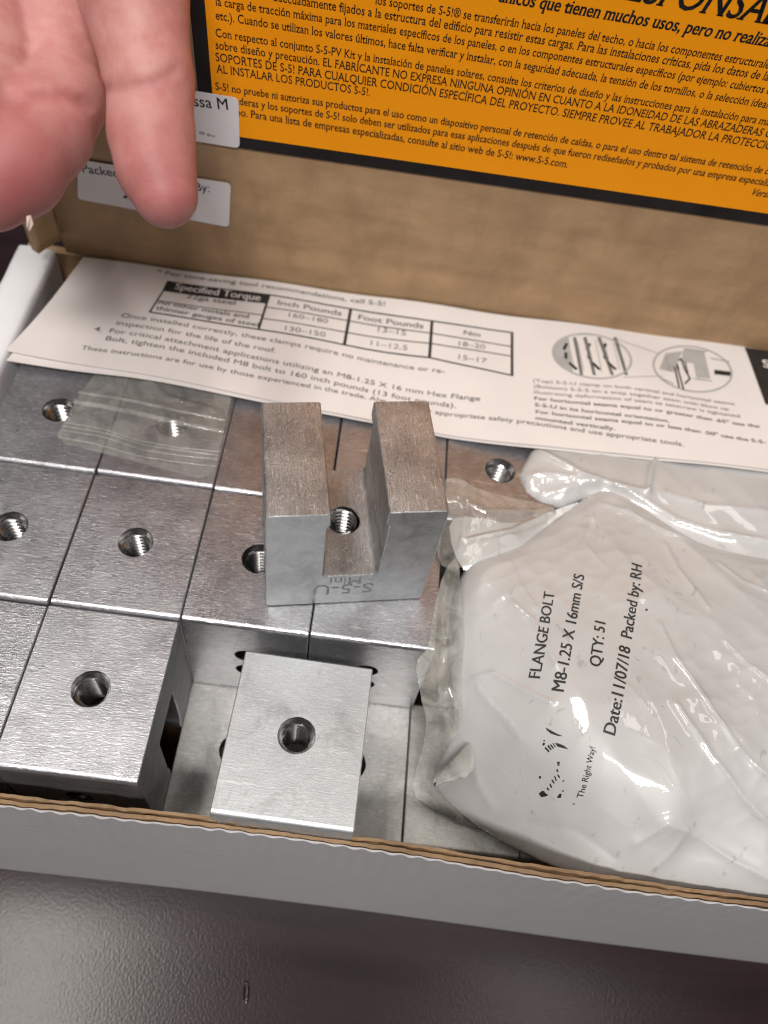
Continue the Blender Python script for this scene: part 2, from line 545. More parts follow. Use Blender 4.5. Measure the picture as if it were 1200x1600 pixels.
# a small dent chipped into the laminate in front of the box, and a speck
dp = onz(385, 1550, -7.9)
m = MB()
N = 24
for r0, z in ((1.0, .004), (.8, .028), (.55, .012)):
    pass
ringv = []
for k, (r0, z) in enumerate(((1.0, .003), (.78, .03), (.5, .006))):
    ringv += [(dp[0] + math.cos(2*math.pi*i/N) * .085 * r0 - math.sin(2*math.pi*i/N) * .03 * r0, dp[1] + math.sin(2*math.pi*i/N) * .27 * r0, -7.9 + z) for i in range(N)]
fc = [(k*N+i, k*N+(i+1) % N, (k+1)*N+(i+1) % N, (k+1)*N+i) for k in range(2) for i in range(N)] + [tuple(2*N+i for i in range(N))]
m.add([(a - dp[0], b - dp[1], c + 7.9) for a, b, c in ringv], fc)
dent = m.build('dent', [TABLE], tab, smooth=60, loc=(dp[0], dp[1], 0))

# ================================================================== THE BOX
box = empty('cardboard_box', (8, 3.5, -7.88))
tag(box, 'open white corrugated cardboard box with brown inside, holding the metal clamps', 'box')
BL = np.array([8, 3.5, -7.88])
def bmesh_part(mb, name, mats, parent=box, smooth=None):
    mb.V = [tuple(np.array(v) - BL) for v in mb.V]
    return mb.build(name, mats, parent, smooth)
mb = MB(); mb.box((-4.2, -4.3, -7.86), (20.9, 11.5, -7.70)); bmesh_part(mb, 'floor_panel', [KRAFT])

# front wall: two liners and a fluted core that follow the slightly bulging panel
XS = np.arange(-5.0, 21.3, .05)
rim_y = np.interp(XS, [-5, 0, 4, 8, 12.2, 16.4, 21.3], [-4.14, -4.12, -4.10, -4.15, -4.37, -4.47, -4.42])
base_y = np.interp(XS, [-5, -1.7, 3.6, 9, 14.6, 21.3], [-4.25, -4.25, -4.25, -4.32, -4.47, -4.55])
k5 = np.ones(61) / 61
pad = lambda a: np.convolve(np.pad(a, 30, 'edge'), k5, 'valid')
rim_y = pad(rim_y); base_y = pad(base_y)
def wall_sheet(name, y0, y1, ztop, mats, parent, mface=None, wob=0.0):
    """a sheet between offsets y0 (inner) and y1 (outer) from the rim line; ztop per x"""
    mb = MB(); n = len(XS); V = []
    hs = [0, .5, 1.0]
    rows = [(y0, 0.0), (y0, .5), (y0, .9), (y0, .98), (y0, 1.0), (y1, 1.0), (y1, .98), (y1, .9), (y1, .5), (y1, 0.0)]
    for off, h in rows:
        z = -7.86 + (ztop + 7.86) * h
        y = base_y + (rim_y - base_y) * h + off
        if wob and h > .9:
            y = y + .05 * fbm(XS * 1.1, XS * 0 + off * 9, 41, 4)
            y = y + wob * np.sin(XS * 2 * math.pi / .42 + 1.5 * np.sin(XS * .7)) * (.35 + 1.1 * vnoise(XS * .8, XS * 0 + 5, 77)) * (1 if off == y1 else .4)
        V.append(np.c_[XS, y, z])
    V = np.concatenate(V)
    F = []; M = []
    for r in range(len(rows)):
        r2 = (r + 1) % len(rows)
        for i in range(n - 1):
            F.append((r * n + i, r * n + i + 1, r2 * n + i + 1, r2 * n + i)); M.append(mface[r] if mface else 0)
    mb.add(V, [f[::-1] for f in F]); mb.M = M
    mb.V = [tuple(np.array(v) - BL) for v in mb.V]
    return mb.build(name, mats, parent, 40)
zr = -.5 + .05 * fbm(XS * .5, XS * 0, 3) + .05 * fbm(XS * 3, XS * 0, 5)
fw = wall_sheet('front_wall', -.045, -.085, zr - .17 + .06 * fbm(XS * 6, XS * 0 + 2, 9), [KRAFT_DARK], box, wob=.012)
wall_sheet('inner_liner', 0.02, -.045, zr + .20 * fbm(XS * 2.2, XS * 0 + 7, 11, 5), [KRAFT_RIM], fw, wob=.006)
wall_sheet('fluted_core', -.085, -.165, zr - .06 + .20 * fbm(XS * 1.8, XS * 0 + 4, 13, 5), [KRAFT_RIM], fw, wob=.006)
wall_sheet('dark_flute', -.165, -.200, zr - .13 + .05 * fbm(XS * 7, XS * 0 + 4, 17), [KRAFT_DARK], fw, wob=.012)
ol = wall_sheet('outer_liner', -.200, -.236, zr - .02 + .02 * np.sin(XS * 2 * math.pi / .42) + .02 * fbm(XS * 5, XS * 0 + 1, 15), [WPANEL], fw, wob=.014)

# left wall, rolled over and soft edged
def rolled_wall(name, x0, x1, ya, yb, za, zb, mats):
    n = 60; V = []; F = []
    prof = [(0, -1), (0, .35), (.02, .8), (.08, .97), (.3, 1.0), (.70, .98), (.90, .93), (.975, .75), (1, .3), (1, -1)]
    for i in range(n + 1):
        t = i / n; y = ya + (yb - ya) * t; zt = za + (zb - za) * t
        for u, h in prof:
            z = -7.86 if h < 0 else zt - .45 + .45 * h + .10 * float(fbm(np.array([y * .7]), np.array([u * 2.0]), 21)[0])
            V.append((x0 + (x1 - x0) * u + .07 * float(fbm(np.array([y * .9]), np.array([3.3 + h]), 23)[0]), y, z))
    k = len(prof)
    for i in range(n):
        for j in range(k - 1):
            F.append((i*k+j, (i+1)*k+j, (i+1)*k+j+1, i*k+j+1))
    F.append(tuple(range(k))); F.append(tuple(n*k + j for j in range(k))[::-1])
    mb = MB(); mb.add(V, [f[::-1] for f in F])
    return bmesh_part(mb, name, mats, smooth=50)
rolled_wall('side_wall', -4.35, -3.22, -4.05, 11.2, .15, .55, [WBOARD])
mb = MB(); mb.box((20.6, -4.2, -7.86), (21.2, 11.3, .2)); bmesh_part(mb, 'side_wall', [WBOARD])
mb = MB(); mb.box((-4.2, 11.36, -7.86), (21.0, 11.66, .30)); bmesh_part(mb, 'back_wall', [KRAFT])

# lid: hinged on the back wall, leaning a little past upright
TH = math.radians(94.55)
LO = np.array([0, 11.3, .4]); LX = np.array([1., 0, 0]); LY = np.array([0, math.cos(TH), math.sin(TH)]); LN = np.cross(LX, LY)
def on_lid(u, v):
    d = ray(u, v); k = ((LO - CAM_LOC) @ LN) / (d @ LN); P = CAM_LOC + d * k - LO
    return np.array([P @ LX, P @ LY])
def lid_put(h):
    return lambda a, b: LO + np.outer(a, LX) + np.outer(b, LY) + LN * h
def lid_pt(a, b, h): return LO + a * LX + b * LY + h * LN
mb = MB()
xl, xr, hh = -2.95, 21.0, 15.6
nx, ny = 60, 60
V = []; F = []
for j in range(ny + 1):
    for i in range(nx + 1):
        a = xl + (xr - xl) * i / nx; b = hh * j / ny
        h = -.02 + .04 * math.exp(-((b - .75) / .35) ** 2) - .05 * math.exp(-((b - 1.35) / .2) ** 2)
        V.append(lid_pt(a, b, h - .012))
for j in range(ny):
    for i in range(nx):
        F.append((j*(nx+1)+i, j*(nx+1)+i+1, (j+1)*(nx+1)+i+1, (j+1)*(nx+1)+i))
mb.add(V, F, 0)
c8 = [lid_pt(a, b, h) for h in (-.40, -.18) for b in (0, hh) for a in (xl, xr)]
mb.add(c8, [(0, 2, 3, 1), (4, 5, 7, 6), (0, 1, 5, 4), (2, 6, 7, 3), (0, 4, 6, 2), (1, 3, 7, 5)], 1)
lid = bmesh_part(mb, 'lid', [KRAFT, WBOARD], smooth=40)
# hinge panel joins lid and back wall
# narrow side wing of the lid, folded towards the front
mb = MB()
V = []; F = []
for j in range(21):
    b = .75 + 6.2 * j / 20
    for i in range(7):
        s = i / 6
        V.append(lid_pt(xl - .01 - .55 * s, b, .02 + .75 * s ** 1.3 + .05 * math.sin(b * .9)))
for j in range(20):
    for i in range(6):
        F.append((j*7+i, (j+1)*7+i, (j+1)*7+i+1, j*7+i+1))
mb.add(V, [f[::-1] for f in F])
mb.V = [tuple(np.array(v) - BL) for v in mb.V]
wing = mb.build('side_wing', [KRAFT], lid, 60)
so = wing.modifiers.new('thick', 'SOLIDIFY'); so.thickness = .25 * S; so.offset = -1
# dark patch added for the shade inside the lid slot at the corner
tp = [onz(48, 362, .65), onz(88, 350, .9), onz(97, 360, .8), onz(92, 372, .62)]
mb = MB(); mb.add(list(tp) + [p - np.array([0, 0, .05]) for p in tp], [(0, 1, 2, 3), (7, 6, 5, 4), (0, 4, 5, 1), (1, 5, 6, 2), (2, 6, 7, 3), (3, 7, 4, 0)])
mb.V = [tuple(np.array(v) - BL) for v in mb.V]
mb.build('gap_patch', [GAP_SHADE], lid)

# --- orange warning label with its printed paragraphs
mb = MB()
p_bl = on_lid(375, 231); p_br = on_lid(1200, 352)
o_bl = on_lid(375, 213); o_br = on_lid(1200, 333)
oL = .5 * (on_lid(337, 205)[0] + on_lid(320, 0)[0]); bL = .5 * (on_lid(306, 150)[0] + on_lid(300, 0)[0])
sl = lambda p, q, x: p[1] + (q[1] - p[1]) * (x - p[0]) / (q[0] - p[0])
XR, TOPB = 20.3, 15.0
def lid_quad(pts, h, mi):
    mb.add([lid_pt(a, b, h) for a, b in pts], [(0, 1, 2, 3)], mi)
lid_quad([(bL, sl(p_bl, p_br, bL)), (XR, sl(p_bl, p_br, XR)), (XR, TOPB), (bL, TOPB)], .012, 1)
lid_quad([(oL, sl(o_bl, o_br, oL)), (XR - .3, sl(o_bl, o_br, XR - .3)), (XR - .3, TOPB - .3), (oL, TOPB - .3)], .020, 0)
put = lid_put(.027)
LINES = [
 ('RESPONSAB', (945, -7), (1216, 40), .24, .012, .80),
 ('únicos que tienen muchos usos, pero no realiza', (777, 1), (1200, 72), .12, .022, .78),
 ('los soportes de S-5!® se transferirán hacia los paneles del techo, o hacia los componentes estructurale', (586, 5), (1200, 106), 0, .0, .78),
 ('adecuadamente fijados a la estructura del edificio para resistir estas cargas. Para las instalaciones críticas, pida los datos de la', (427, 0), (1199, 125), 0, 0, .78),
 ('la carga de tracción máxima para los materiales específicos de los paneles, o en los componentes estructurales específicos (por ejemplo: cubiertos d', (337, 7), (1202, 146), 0, 0, .78),
 ('etc.). Cuando se utilizan los valores últimos, hace falta verificar y instalar, con la seguridad adecuada, la tensión de los tornillos, o la selección ideal', (337, 29), (1197, 168), 0, 0, .78),
 ('Con respecto al conjunto S-5-PV Kit y la instalación de paneles solares, consulte los criterios de diseño y las instrucciones para la instalación para má', (337, 56), (1200, 195), 0, 0, .78),
 ('sobre diseño y precaución. EL FABRICANTE NO EXPRESA NINGUNA OPINIÓN EN CUANTO A LA IDONEIDAD DE LAS ABRAZADERAS O', (337, 75), (1204, 214), 0, 0, .78),
 ('SOPORTES DE S-5! PARA CUALQUIER CONDICIÓN ESPECÍFICA DEL PROYECTO. SIEMPRE PROVEE AL TRABAJADOR LA PROTECCIÓ', (337, 94), (1204, 233), 0, 0, .78),
 ('AL INSTALAR LOS PRODUCTOS S-5!.', (339, 112), (578, 149), 0, 0, .78),
 ('S-5! no pruebe ni autoriza sus productos para el uso como un dispositivo personal de retención de caídas, o para el uso dentro tal sistema de retención de ca', (337, 139), (1204, 272), 0, .006, .78),
 ('abrazaderas y los soportes de S-5! solo deben ser utilizados para esas aplicaciones después de que fueron rediseñados y probados por una empresa especializ', (338, 157), (1202, 290), 0, .006, .78),
 ('tiempo. Para una lista de empresas especializadas, consulte al sitio web de S-5!: www.S-5.com.', (343, 175), (886, 261), 0, .006, .78),
 ('Versió', (1171, 303), (1206, 309), .25, .006, .78)]
for s, a, b, sh, bo, cond in LINES:
    flat_text(mb, s, on_lid(*a), on_lid(*b), 2, put, cond, shear=sh, bold=bo + .004, serif=True)
mb.V = [tuple(np.array(v) - BL) for v in mb.V]
mb.build('warning_label', [ORANGE, BORDER, INK], lid)

# --- two white stickers
def rrect(a, b, c, d, r=.14, n=5):
    P = [np.asarray(p, float) for p in (a, b, c, d)]; out = []
    for i in range(4):
        p = P[i]; u = P[i-1] - p; v = P[(i+1) % 4] - p
        u /= np.hypot(*u); v /= np.hypot(*v)
        p0 = p + u * r; p1 = p + v * r
        for k in range(n + 1):
            t = k / n
            out.append((1-t)**2 * p0 + 2*t*(1-t) * p + t*t * p1)
    return out
def sticker(corners, h, texts, smudge=None):
    global mb
    mb = MB()
    pts = rrect(*[on_lid(*c) for c in corners])
    n = len(pts)
    mb.add([lid_pt(a, b, h) for a, b in pts] + [lid_pt(a, b, h - .02) for a, b in pts], [tuple(range(n))] + [(i, i + n, (i+1) % n + n, (i+1) % n) for i in range(n)], 0)
    for s, a, b in texts:
        flat_text(mb, s, on_lid(*a), on_lid(*b), 1, lid_put(h + .006), .9, bold=.006)
    if smudge:
        for (u, v, r) in smudge:
            c = on_lid(u, v)
            P = [(c[0] + r * 1.6 * math.cos(t), c[1] + r * math.sin(t)) for t in np.linspace(0, 2*math.pi, 12, endpoint=False)]
            mb.add([lid_pt(a, b, h + .004) for a, b in P], [tuple(range(12))], 2)
    mb.V = [tuple(np.array(v) - BL) for v in mb.V]
    return mb.build('sticker', [STICKER, INK, MIDGREY], lid)
sticker([(375, 230), (373, 152), (180, 120), (182, 199)][::1], .045, [('ssa M', (303, 164), (357, 170))], [(316, 206, .05), (327, 209, .04), (334, 211, .03)])['label'] = 'white sticker overlapping the orange label'
sticker([(358, 354), (361, 286), (122, 248), (122, 310)], .03, [('Packed', (129, 268), (187, 276)), ('By:', (305, 296), (328, 299)), ('J', (194, 300), (201, 301))])['label'] = 'white sticker on bare brown board'

# ================================================================== CLAMPS
CW, CDp, CH = 2.965, 3.725, 3.84     # length of the extrusion, width of its profile, height
def profile():
    """(y, z): flat face up at z = 0, slot opening downwards"""
    hy = CDp / 2; P = []
    def arc(cy, cz, r, a0, a1, n=5):
        for k in range(n + 1):
            a = math.radians(a0 + (a1 - a0) * k / n); P.append((cy + r * math.cos(a), cz + r * math.sin(a)))
    r = .11
    arc(-hy + r, -r, r, 180, 90)                         # top front edge
    P.append((hy - .07, 0)); P.append((hy - .015, -.06)); P.append((hy, -.11))    # little chamfer at the back
    arc(hy - .08, -CH + .08, .08, 0, -90, 3)
    arc(.66, -CH + .05, .05, -90, -180, 3)               # lip of back prong
    P += [(.60, -CH + .42), (.67, -CH + .52), (.67, -2.10), (.64, -2.06), (.64, -1.80), (.655, -1.76), (.655, -1.55)]
    arc(.655 - .16, -1.32 - .16, .16, 0, 90, 4)
    arc(-.60 + .08, -1.32 - .08, .08, 90, 180, 3)
    P += [(-.62, -CH + .55), (-.55, -CH + .42)]
    arc(-.61, -CH + .05, .05, 0, -90, 3)
    arc(-hy + .08, -CH + .08, .08, -90, -180, 3)
    return P
PR = profile()
def poly_inset(P, d):
    P = np.array(P); out = []
    for i in range(len(P)):
        a = P[i] - P[i-1]; b = P[(i+1) % len(P)] - P[i]
        na = np.array([a[1], -a[0]]) / (np.hypot(*a) + 1e-9); nb = np.array([b[1], -b[0]]) / (np.hypot(*b) + 1e-9)
        n = na + nb; n /= max(np.hypot(*n), .3)
        out.append(P[i] + n * d)
    return np.array(out)
SLOT_I = max(range(len(PR)), key=lambda i: (abs(PR[i][1] + 1.32) < 1e-6 and abs(PR[(i + 1) % len(PR)][1] + 1.32) < 1e-6) * abs(PR[i][0] - PR[(i + 1) % len(PR)][0]))
PI_ = poly_inset(PR, .022)
def holed_rect(x0, x1, y0, y1, holes, n=40):
    pts = [Vector(p) for p in ((x0, y0), (x1, y0), (x1, y1), (x0, y1))]
    ed = [(0, 1), (1, 2), (2, 3), (3, 0)]
    for hx, hy, r in holes:
        b = len(pts)
        pts += [Vector((hx + r * math.cos(2*math.pi*i/n), hy + r * math.sin(2*math.pi*i/n))) for i in range(n)]
        ed += [(b + i, b + (i+1) % n) for i in range(n)]
    r_ = delaunay_2d_cdt(pts, ed, [], 1, 1e-6)
    V = [(v.x, v.y) for v in r_[0]]
    F = []
    for f in r_[2]:
        c = np.mean([V[i] for i in f], 0)
        if any(math.hypot(c[0]-hx, c[1]-hy) < r * .985 for hx, hy, r in holes): continue
        if np.cross(np.subtract(V[f[1]], V[f[0]]), np.subtract(V[f[2]], V[f[0]])) < 0: f = f[::-1]
        F.append(tuple(f))
    return V, F
RH = .375; RCS = .42
def clamp_body_mb():
    mb = MB(); n = len(PR); hx = CW / 2
    P = np.array(PR)
    secs = [(-hx, PI_), (-hx + .022, P), (hx - .022, P), (hx, PI_)]
    V = [(x, a, b) for x, Q in secs for a, b in Q]
    F = []; M = []
    y_flat0, y_flat1 = PR[5], PR[6]
    for s in range(3):
        for i in range(n):
            j = (i + 1) % n
            if s == 1 and i == 5: continue            # the flat face with the threaded hole
            if s == 1 and i == SLOT_I: continue           # the slot's bed, pierced by the thread
            if s == 1 and j == 0: continue            # the front face with the two small holes
            F.append((s*n+i, s*n+j, (s+1)*n+j, (s+1)*n+i)); M.append(0)
    mb.add(V, F, 0)
    xx = hx - .022
    v, f = holed_rect(-xx, xx, y_flat0[0], y_flat1[0], [(0, 0, RCS)])
    mb.add([(a, b, 0) for a, b in v], f, 0)
    z0, z1 = PR[-1][1], PR[0][1]
    v, f = holed_rect(-xx, xx, z0, z1, [(0, -1.62, .30), (0, -2.50, .30)], 24)
    mb.add([(a, -CDp/2, b) for a, b in v], f, 0)
    ya_, yb_ = sorted((PR[SLOT_I][0], PR[(SLOT_I + 1) % n][0]))
    v, f = holed_rect(-xx, xx, ya_, yb_, [(0, 0, RH + .02)])
    mb.add([(a, b, -1.32) for a, b in v], [q[::-1] for q in f], 0)
    mb.add([(-hx, a, b) for a, b in PI_], [tuple(range(n))], 1)
    mb.add([(hx, a, b) for a, b in PI_], [tuple(range(n))[::-1]], 1)
    return mb
def lathe(path, n=40, axis='z'):
    V = []; F = []
    for r, z in path:
        for i in range(n):
            a = 2*math.pi*i/n
            V.append((r*math.cos(a), r*math.sin(a), z) if axis == 'z' else (r*math.cos(a), z, r*math.sin(a)))
    for k in range(len(path)-1):
        for i in range(n):
            f = (k*n+i, k*n+(i+1) % n, (k+1)*n+(i+1) % n, (k+1)*n+i)
            F.append(f[::-1] if axis == 'z' else f)
    return V, F
def helix_bore(r, z0, z1, pitch, depth, n=40):
    """threaded bore seen from inside: the profile climbs one pitch per turn"""
    V = []; F = []; per = 6
    rows = int((z0 - z1) / pitch * per)
    for k in range(rows + 1):
        for i in range(n + 1):
            a = 2*math.pi*i/n
            z = z0 - pitch * k / per
            ph = (k / per + i / n) % 1.0
            tri = 1 - abs(2*ph - 1)
            rr = r - depth * max(0, min(1, (tri - .12) * 1.3)) * min(1, k / (per * .8))
            V.append((rr*math.cos(a), rr*math.sin(a), z))
    for k in range(rows):
        for i in range(n):
            F.append((k*(n+1)+i, (k+1)*(n+1)+i, (k+1)*(n+1)+i+1, k*(n+1)+i+1))
    return V, [f[::-1] for f in F]
def make_clamp(mats, slot_mark=True):
    root = empty('seam_clamp')
    body = clamp_body_mb().build('body', mats, root, 32)
    th = MB()
    v, f = lathe([(RCS, 0), (RCS - .012, -.012), (RCS - .035, -.075), (RH + .005, -.08), (RH, -.10)])
    th.add(v, f)
    v, f = helix_bore(RH, -.10, -1.29, .145, .085)
    th.add(v, f)
    v, f = lathe([(RH, -1.288), (RH + .02, -1.32)])
    th.add(v, f)
    # where the thread breaks out in the slot: a dark shallow well with a bright ring, seen from the other side
    hole = th.build('threaded_hole', [BORE], root, 45)
    for z in (-1.62, -2.50):
        t = MB()
        v, f = lathe([(.30, -CDp/2), (.27, -CDp/2 + .03), (.27, -CDp/2 + .75), (.001, -CDp/2 + .78)], 24, 'y')
        t.add([(a, b, c + z) for a, b, c in v], f)
        t.build('set_screw_hole', [DARKHOLE], root, 40)
    return root
def copy_tree(o):
    c = o.copy(); COL.objects.link(c)
    for ch in o.children:
        d = ch.copy(); COL.objects.link(d); d.parent = c
        d.matrix_parent_inverse = ch.matrix_parent_inverse.copy()
    return c
proto = make_clamp([ALU, SAWN])
px, py = 3.0, 3.75
GRP = 'aluminium clamps packed in the box'
SPOTS = [
 (-1, 1, 'brushed aluminium clamp with an open threaded hole, back row, beside the left box wall'),
 (0, 1, 'aluminium clamp lying under the clear zip bag in the back row'),
 (1, 1, 'dark back row clamp just right of the zip bag, half under the sheet'),
 (2, 1, 'back row clamp glimpsed through the slot of the upturned clamp'),
 (3, 1, 'back row clamp with its hole open between upturned clamp and crumpled white bag'),
 (-1, 0, 'middle row clamp cut off by the left edge of the photo'),
 (0, 0, 'whole dark brushed clamp in the middle row, left of centre'),
 (1, 0, 'middle row clamp whose hole is half hidden by the upturned clamp'),
 (2, 0, 'middle row clamp under the upturned clamp, beside the printed white bag'),
 (-1, -1, 'front row clamp mostly cut off by the left edge of the photo'),
 (0, -1, 'front row clamp with a bright glare on its top and sawn end showing')]
rng = random.Random(4)
first = True
for i, j, lab in SPOTS:
    o = proto if first else copy_tree(proto)
    first = False
    o.location = Vector((px * i + 1.5 + rng.uniform(-.008, .008), py * j + py / 2 + rng.uniform(-.015, .015), rng.uniform(-.015, .015))) * S
    o.rotation_euler = (math.radians(rng.uniform(-.35, .35)), math.radians(rng.uniform(-.3, .3)), math.radians(rng.uniform(-.25, .25)))
    tag(o, lab, 'clamp', GRP)
lowc = make_clamp([ALU_LOW, SAWN])
for k, (i, lab) in enumerate(((1, 'lower layer clamp seen deep in the gap, left of the tilted pale clamp'),
                              (2, 'lower layer clamp showing between tilted pale clamp and the next seam'),
                              (3, 'speckled lower layer clamp beneath the torn corner of the white bag'),
                              (4, 'lower layer clamp peeking out as a sliver between bag and front wall'))):
    o = lowc if k == 0 else copy_tree(lowc)
    o.location = Vector((px * i + 1.5 - .06, py * -1 + py / 2 + .2, -3.845)) * S
    o.rotation_euler = (0, 0, math.radians(rng.uniform(-.2, .2)))
    tag(o, lab, 'clamp', GRP)
# the loose pale one in the gap, tilted
o = make_clamp([ALU_PALE, SAWN])
o.location = Vector((6.035, -2.30, -.14)) * S
o.rotation_euler = (-.048, .001, -.021)
tag(o, 'pale satin clamp sitting loose and askew in the front gap', 'clamp', GRP)
# the upturned one
up = make_clamp([ALU_RAISED, SAWN])
a = .198
xa = Vector((math.cos(a), math.sin(a), 0)); ya = Vector((-math.sin(a), math.cos(a), 0))
R3 = Matrix((ya, xa, Vector((0, 0, -1)))).transposed()
up.rotation_euler = R3.to_euler()
cor = Vector((4.909, .617, .02))
up.location = (cor + xa * (CDp / 2 - .02) + ya * CW / 2) * S
tag(up, 'upturned clamp standing on the others, its slot and two prongs facing up', 'clamp', GRP)
# shallow engraved lettering on its sawn face (upside down, as it stands)
mb = MB()
hx = CW / 2 + .004
putc = lambda A, B: np.c_[np.full(len(A), -hx), -A, B]
flat_text(mb, 'S-5-U', (-.62, -.72 - .18), (.78, -.72 - .18), 0, putc, .95, bold=-.012)
flat_text(mb, 'Mini', (-.32, -1.22), (.42, -1.22), 0, putc, 1.0, bold=-.012)
mb.V = [(a_, b_ * 1.0, c_) for a_, b_, c_ in mb.V]
mb.build('engraving', [ENGRAVE], up)

# ================================================================== PAPER
PF = [(8, 548), (100, 565), (200, 580), (300, 599), (400, 620), (480, 637), (560, 652), (640, 668), (700, 679), (770, 690), (850, 697), (950, 706), (1060, 718), (1200, 733), (1330, 747)]
PB = [(130, 402), (250, 417), (360, 432), (480, 448), (600, 465), (720, 482), (850, 500), (960, 514), (1080, 530), (1170, 541), (1290, 557)]
zfront = lambda x: np.interp(x, [-3.5, 0, 3, 6.4, 9, 11.5, 14, 18, 21], [.50, .44, .34, .20, .20, .40, .58, .75, .8])
def zpaper(X, Y):
    f = zfront(X); t = np.clip((Y - 6.2) / 4.8, -.2, 1.2)
    return f * (1 - t) + t * (.46 + .01 * X) + .09 * np.sin(np.pi * np.clip(t, 0, 1)) * np.sin(X * .55 + .5) + .03 * np.sin(X * 1.3 + Y * .9)
fpts = np.array([onsurf(u, v, zpaper)[:2] for u, v in PF]); bpts = np.array([onsurf(u, v, zpaper)[:2] for u, v in PB])
def edge_at(P, s):
    L = np.r_[0, np.cumsum(np.hypot(*np.diff(P, axis=0).T))]; L /= L[-1]
    # gentle smoothing so the edge reads as one bent sheet
    return np.c_[np.interp(s, L, P[:, 0]), np.interp(s, L, P[:, 1])]
def sheet_mesh(fp, bp, zf, dz, mb, mi, nx=140, ny=40, thick=.012):
    s = np.linspace(0, 1, nx + 1)
    A = edge_at(fp, s); B = edge_at(bp, s)
    ker = np.ones(13) / 13
    for E in (A, B):
        for c in (0, 1):
            E[:, c] = np.r_[E[:6, c], np.convolve(E[:, c], ker, 'valid'), E[-6:, c]]
    V = []; F = []
    for top in (1, 0):
        for j in range(ny + 1):
            t = j / ny; P = A * (1 - t) + B * t
            z = zf(P[:, 0], P[:, 1]) + dz - (0 if top else thick)
            V.append(np.c_[P, z])
    V = np.concatenate(V); n1 = (nx+1)*(ny+1)
    for j in range(ny):
        for i in range(nx):
            q = (j*(nx+1)+i, j*(nx+1)+i+1, (j+1)*(nx+1)+i+1, (j+1)*(nx+1)+i)
            F.append(q); F.append(tuple(k + n1 for k in q[::-1]))
    for i in range(nx):
        F.append((i + n1, i + 1 + n1, i + 1, i)); k = ny*(nx+1); F.append((k+i, k+i+1, k+i+1+n1, k+i+n1))
    for j in range(ny):
        k = j*(nx+1); F.append((k, k+nx+1, k+nx+1+n1, k+n1)); k += nx; F.append((k+n1, k+nx+1+n1, k+nx+1, k))
    mb.add(V, F, mi)
mb = MB()
sheet_mesh(fpts, bpts, zpaper, 0, mb, 0)
putp = lambda X, Y: np.c_[X, Y, zpaper(X, Y) + .012]
putp2 = lambda X, Y: np.c_[X, Y, zpaper(X, Y) + .018]
pp = lambda u, v: onsurf(u, v, zpaper)[:2]
PT = [
 ('* For time-saving tool recommendations, call S-5!', (244, 427), (601, 479), 1, .012),
 ('Inch Pounds', (432, 476), (533, 494), 1, .016), ('Foot Pounds', (558, 499), (661, 514), 1, .016), ('Nm', (723, 523), (750, 527), 1, .016),
 ('22ga steel', (290, 466), (367, 477), 1, .02), ('All other metals and', (246, 475), (388, 498), 1, .02), ('thinner gauges of steel', (243, 484), (403, 511), 1, .02),
 ('160–180', (447, 495), (512, 506), 1, .0), ('130–150', (441, 516), (508, 527), 1, 0), ('13–15', (586, 518), (634, 525), 1, 0), ('11–12.5', (575, 539), (636, 548), 1, 0),
 ('18–20', (713, 540), (758, 546), 1, 0), ('15–17', (712, 561), (760, 568), 1, 0),
 ('Once installed correctly, these clamps require no maintenance or re-', (188, 496), (695, 584), 1, .004),
 ('inspection for the life of the roof.', (180, 508), (430, 552), 1, .004),
 ('4.', (146, 517), (158, 519), 1, .02),
 ('For critical attachment applications utilizing an M8-1.25 X 16 mm Hex Flange', (169, 520), (750, 627), 1, .004),
 ('Bolt, tighten the included M8 bolt to 160 inch pounds (13 foot pounds).', (163, 532), (712, 638), 1, .004),
 ('These instructions are for use by those experienced in the trade. Alw', (126, 546), (603, 630), 1, .004),
 ('y appropriate safety precautions and use appropriate tools.', (667, 645), (1068, 698), 1, .004),
 ('(Top) S-5-U clamp on both vertical and horizontal seams.', (832, 597), (1150, 634), 1, 0),
 ('(Bottom) S-5-S on a snap together seam with blow up', (833, 606), (1139, 642), 1, 0),
 ('illustrating deformation of seam as setscrew is tightened', (833, 615), (1156, 653), 1, 0),
 ('For horizontal seams equal to or greater than .65" use the', (834, 625), (1187, 669), 1, .022),
 ('S-5-U in its horizontal orientation.', (835, 635), (1046, 661), 1, .022),
 ('For horizontal seams equal to or less than .50" use the S-5-', (836, 646), (1197, 694), 1, .022),
 ('mounted vertically.', (836, 656), (961, 673), 1, .022)]
for s, a_, b_, mi, bo in PT:
    flat_text(mb, s, pp(*a_), pp(*b_), mi, putp2, 1.5 if a_[0] > 830 else 1.38, bold=bo)
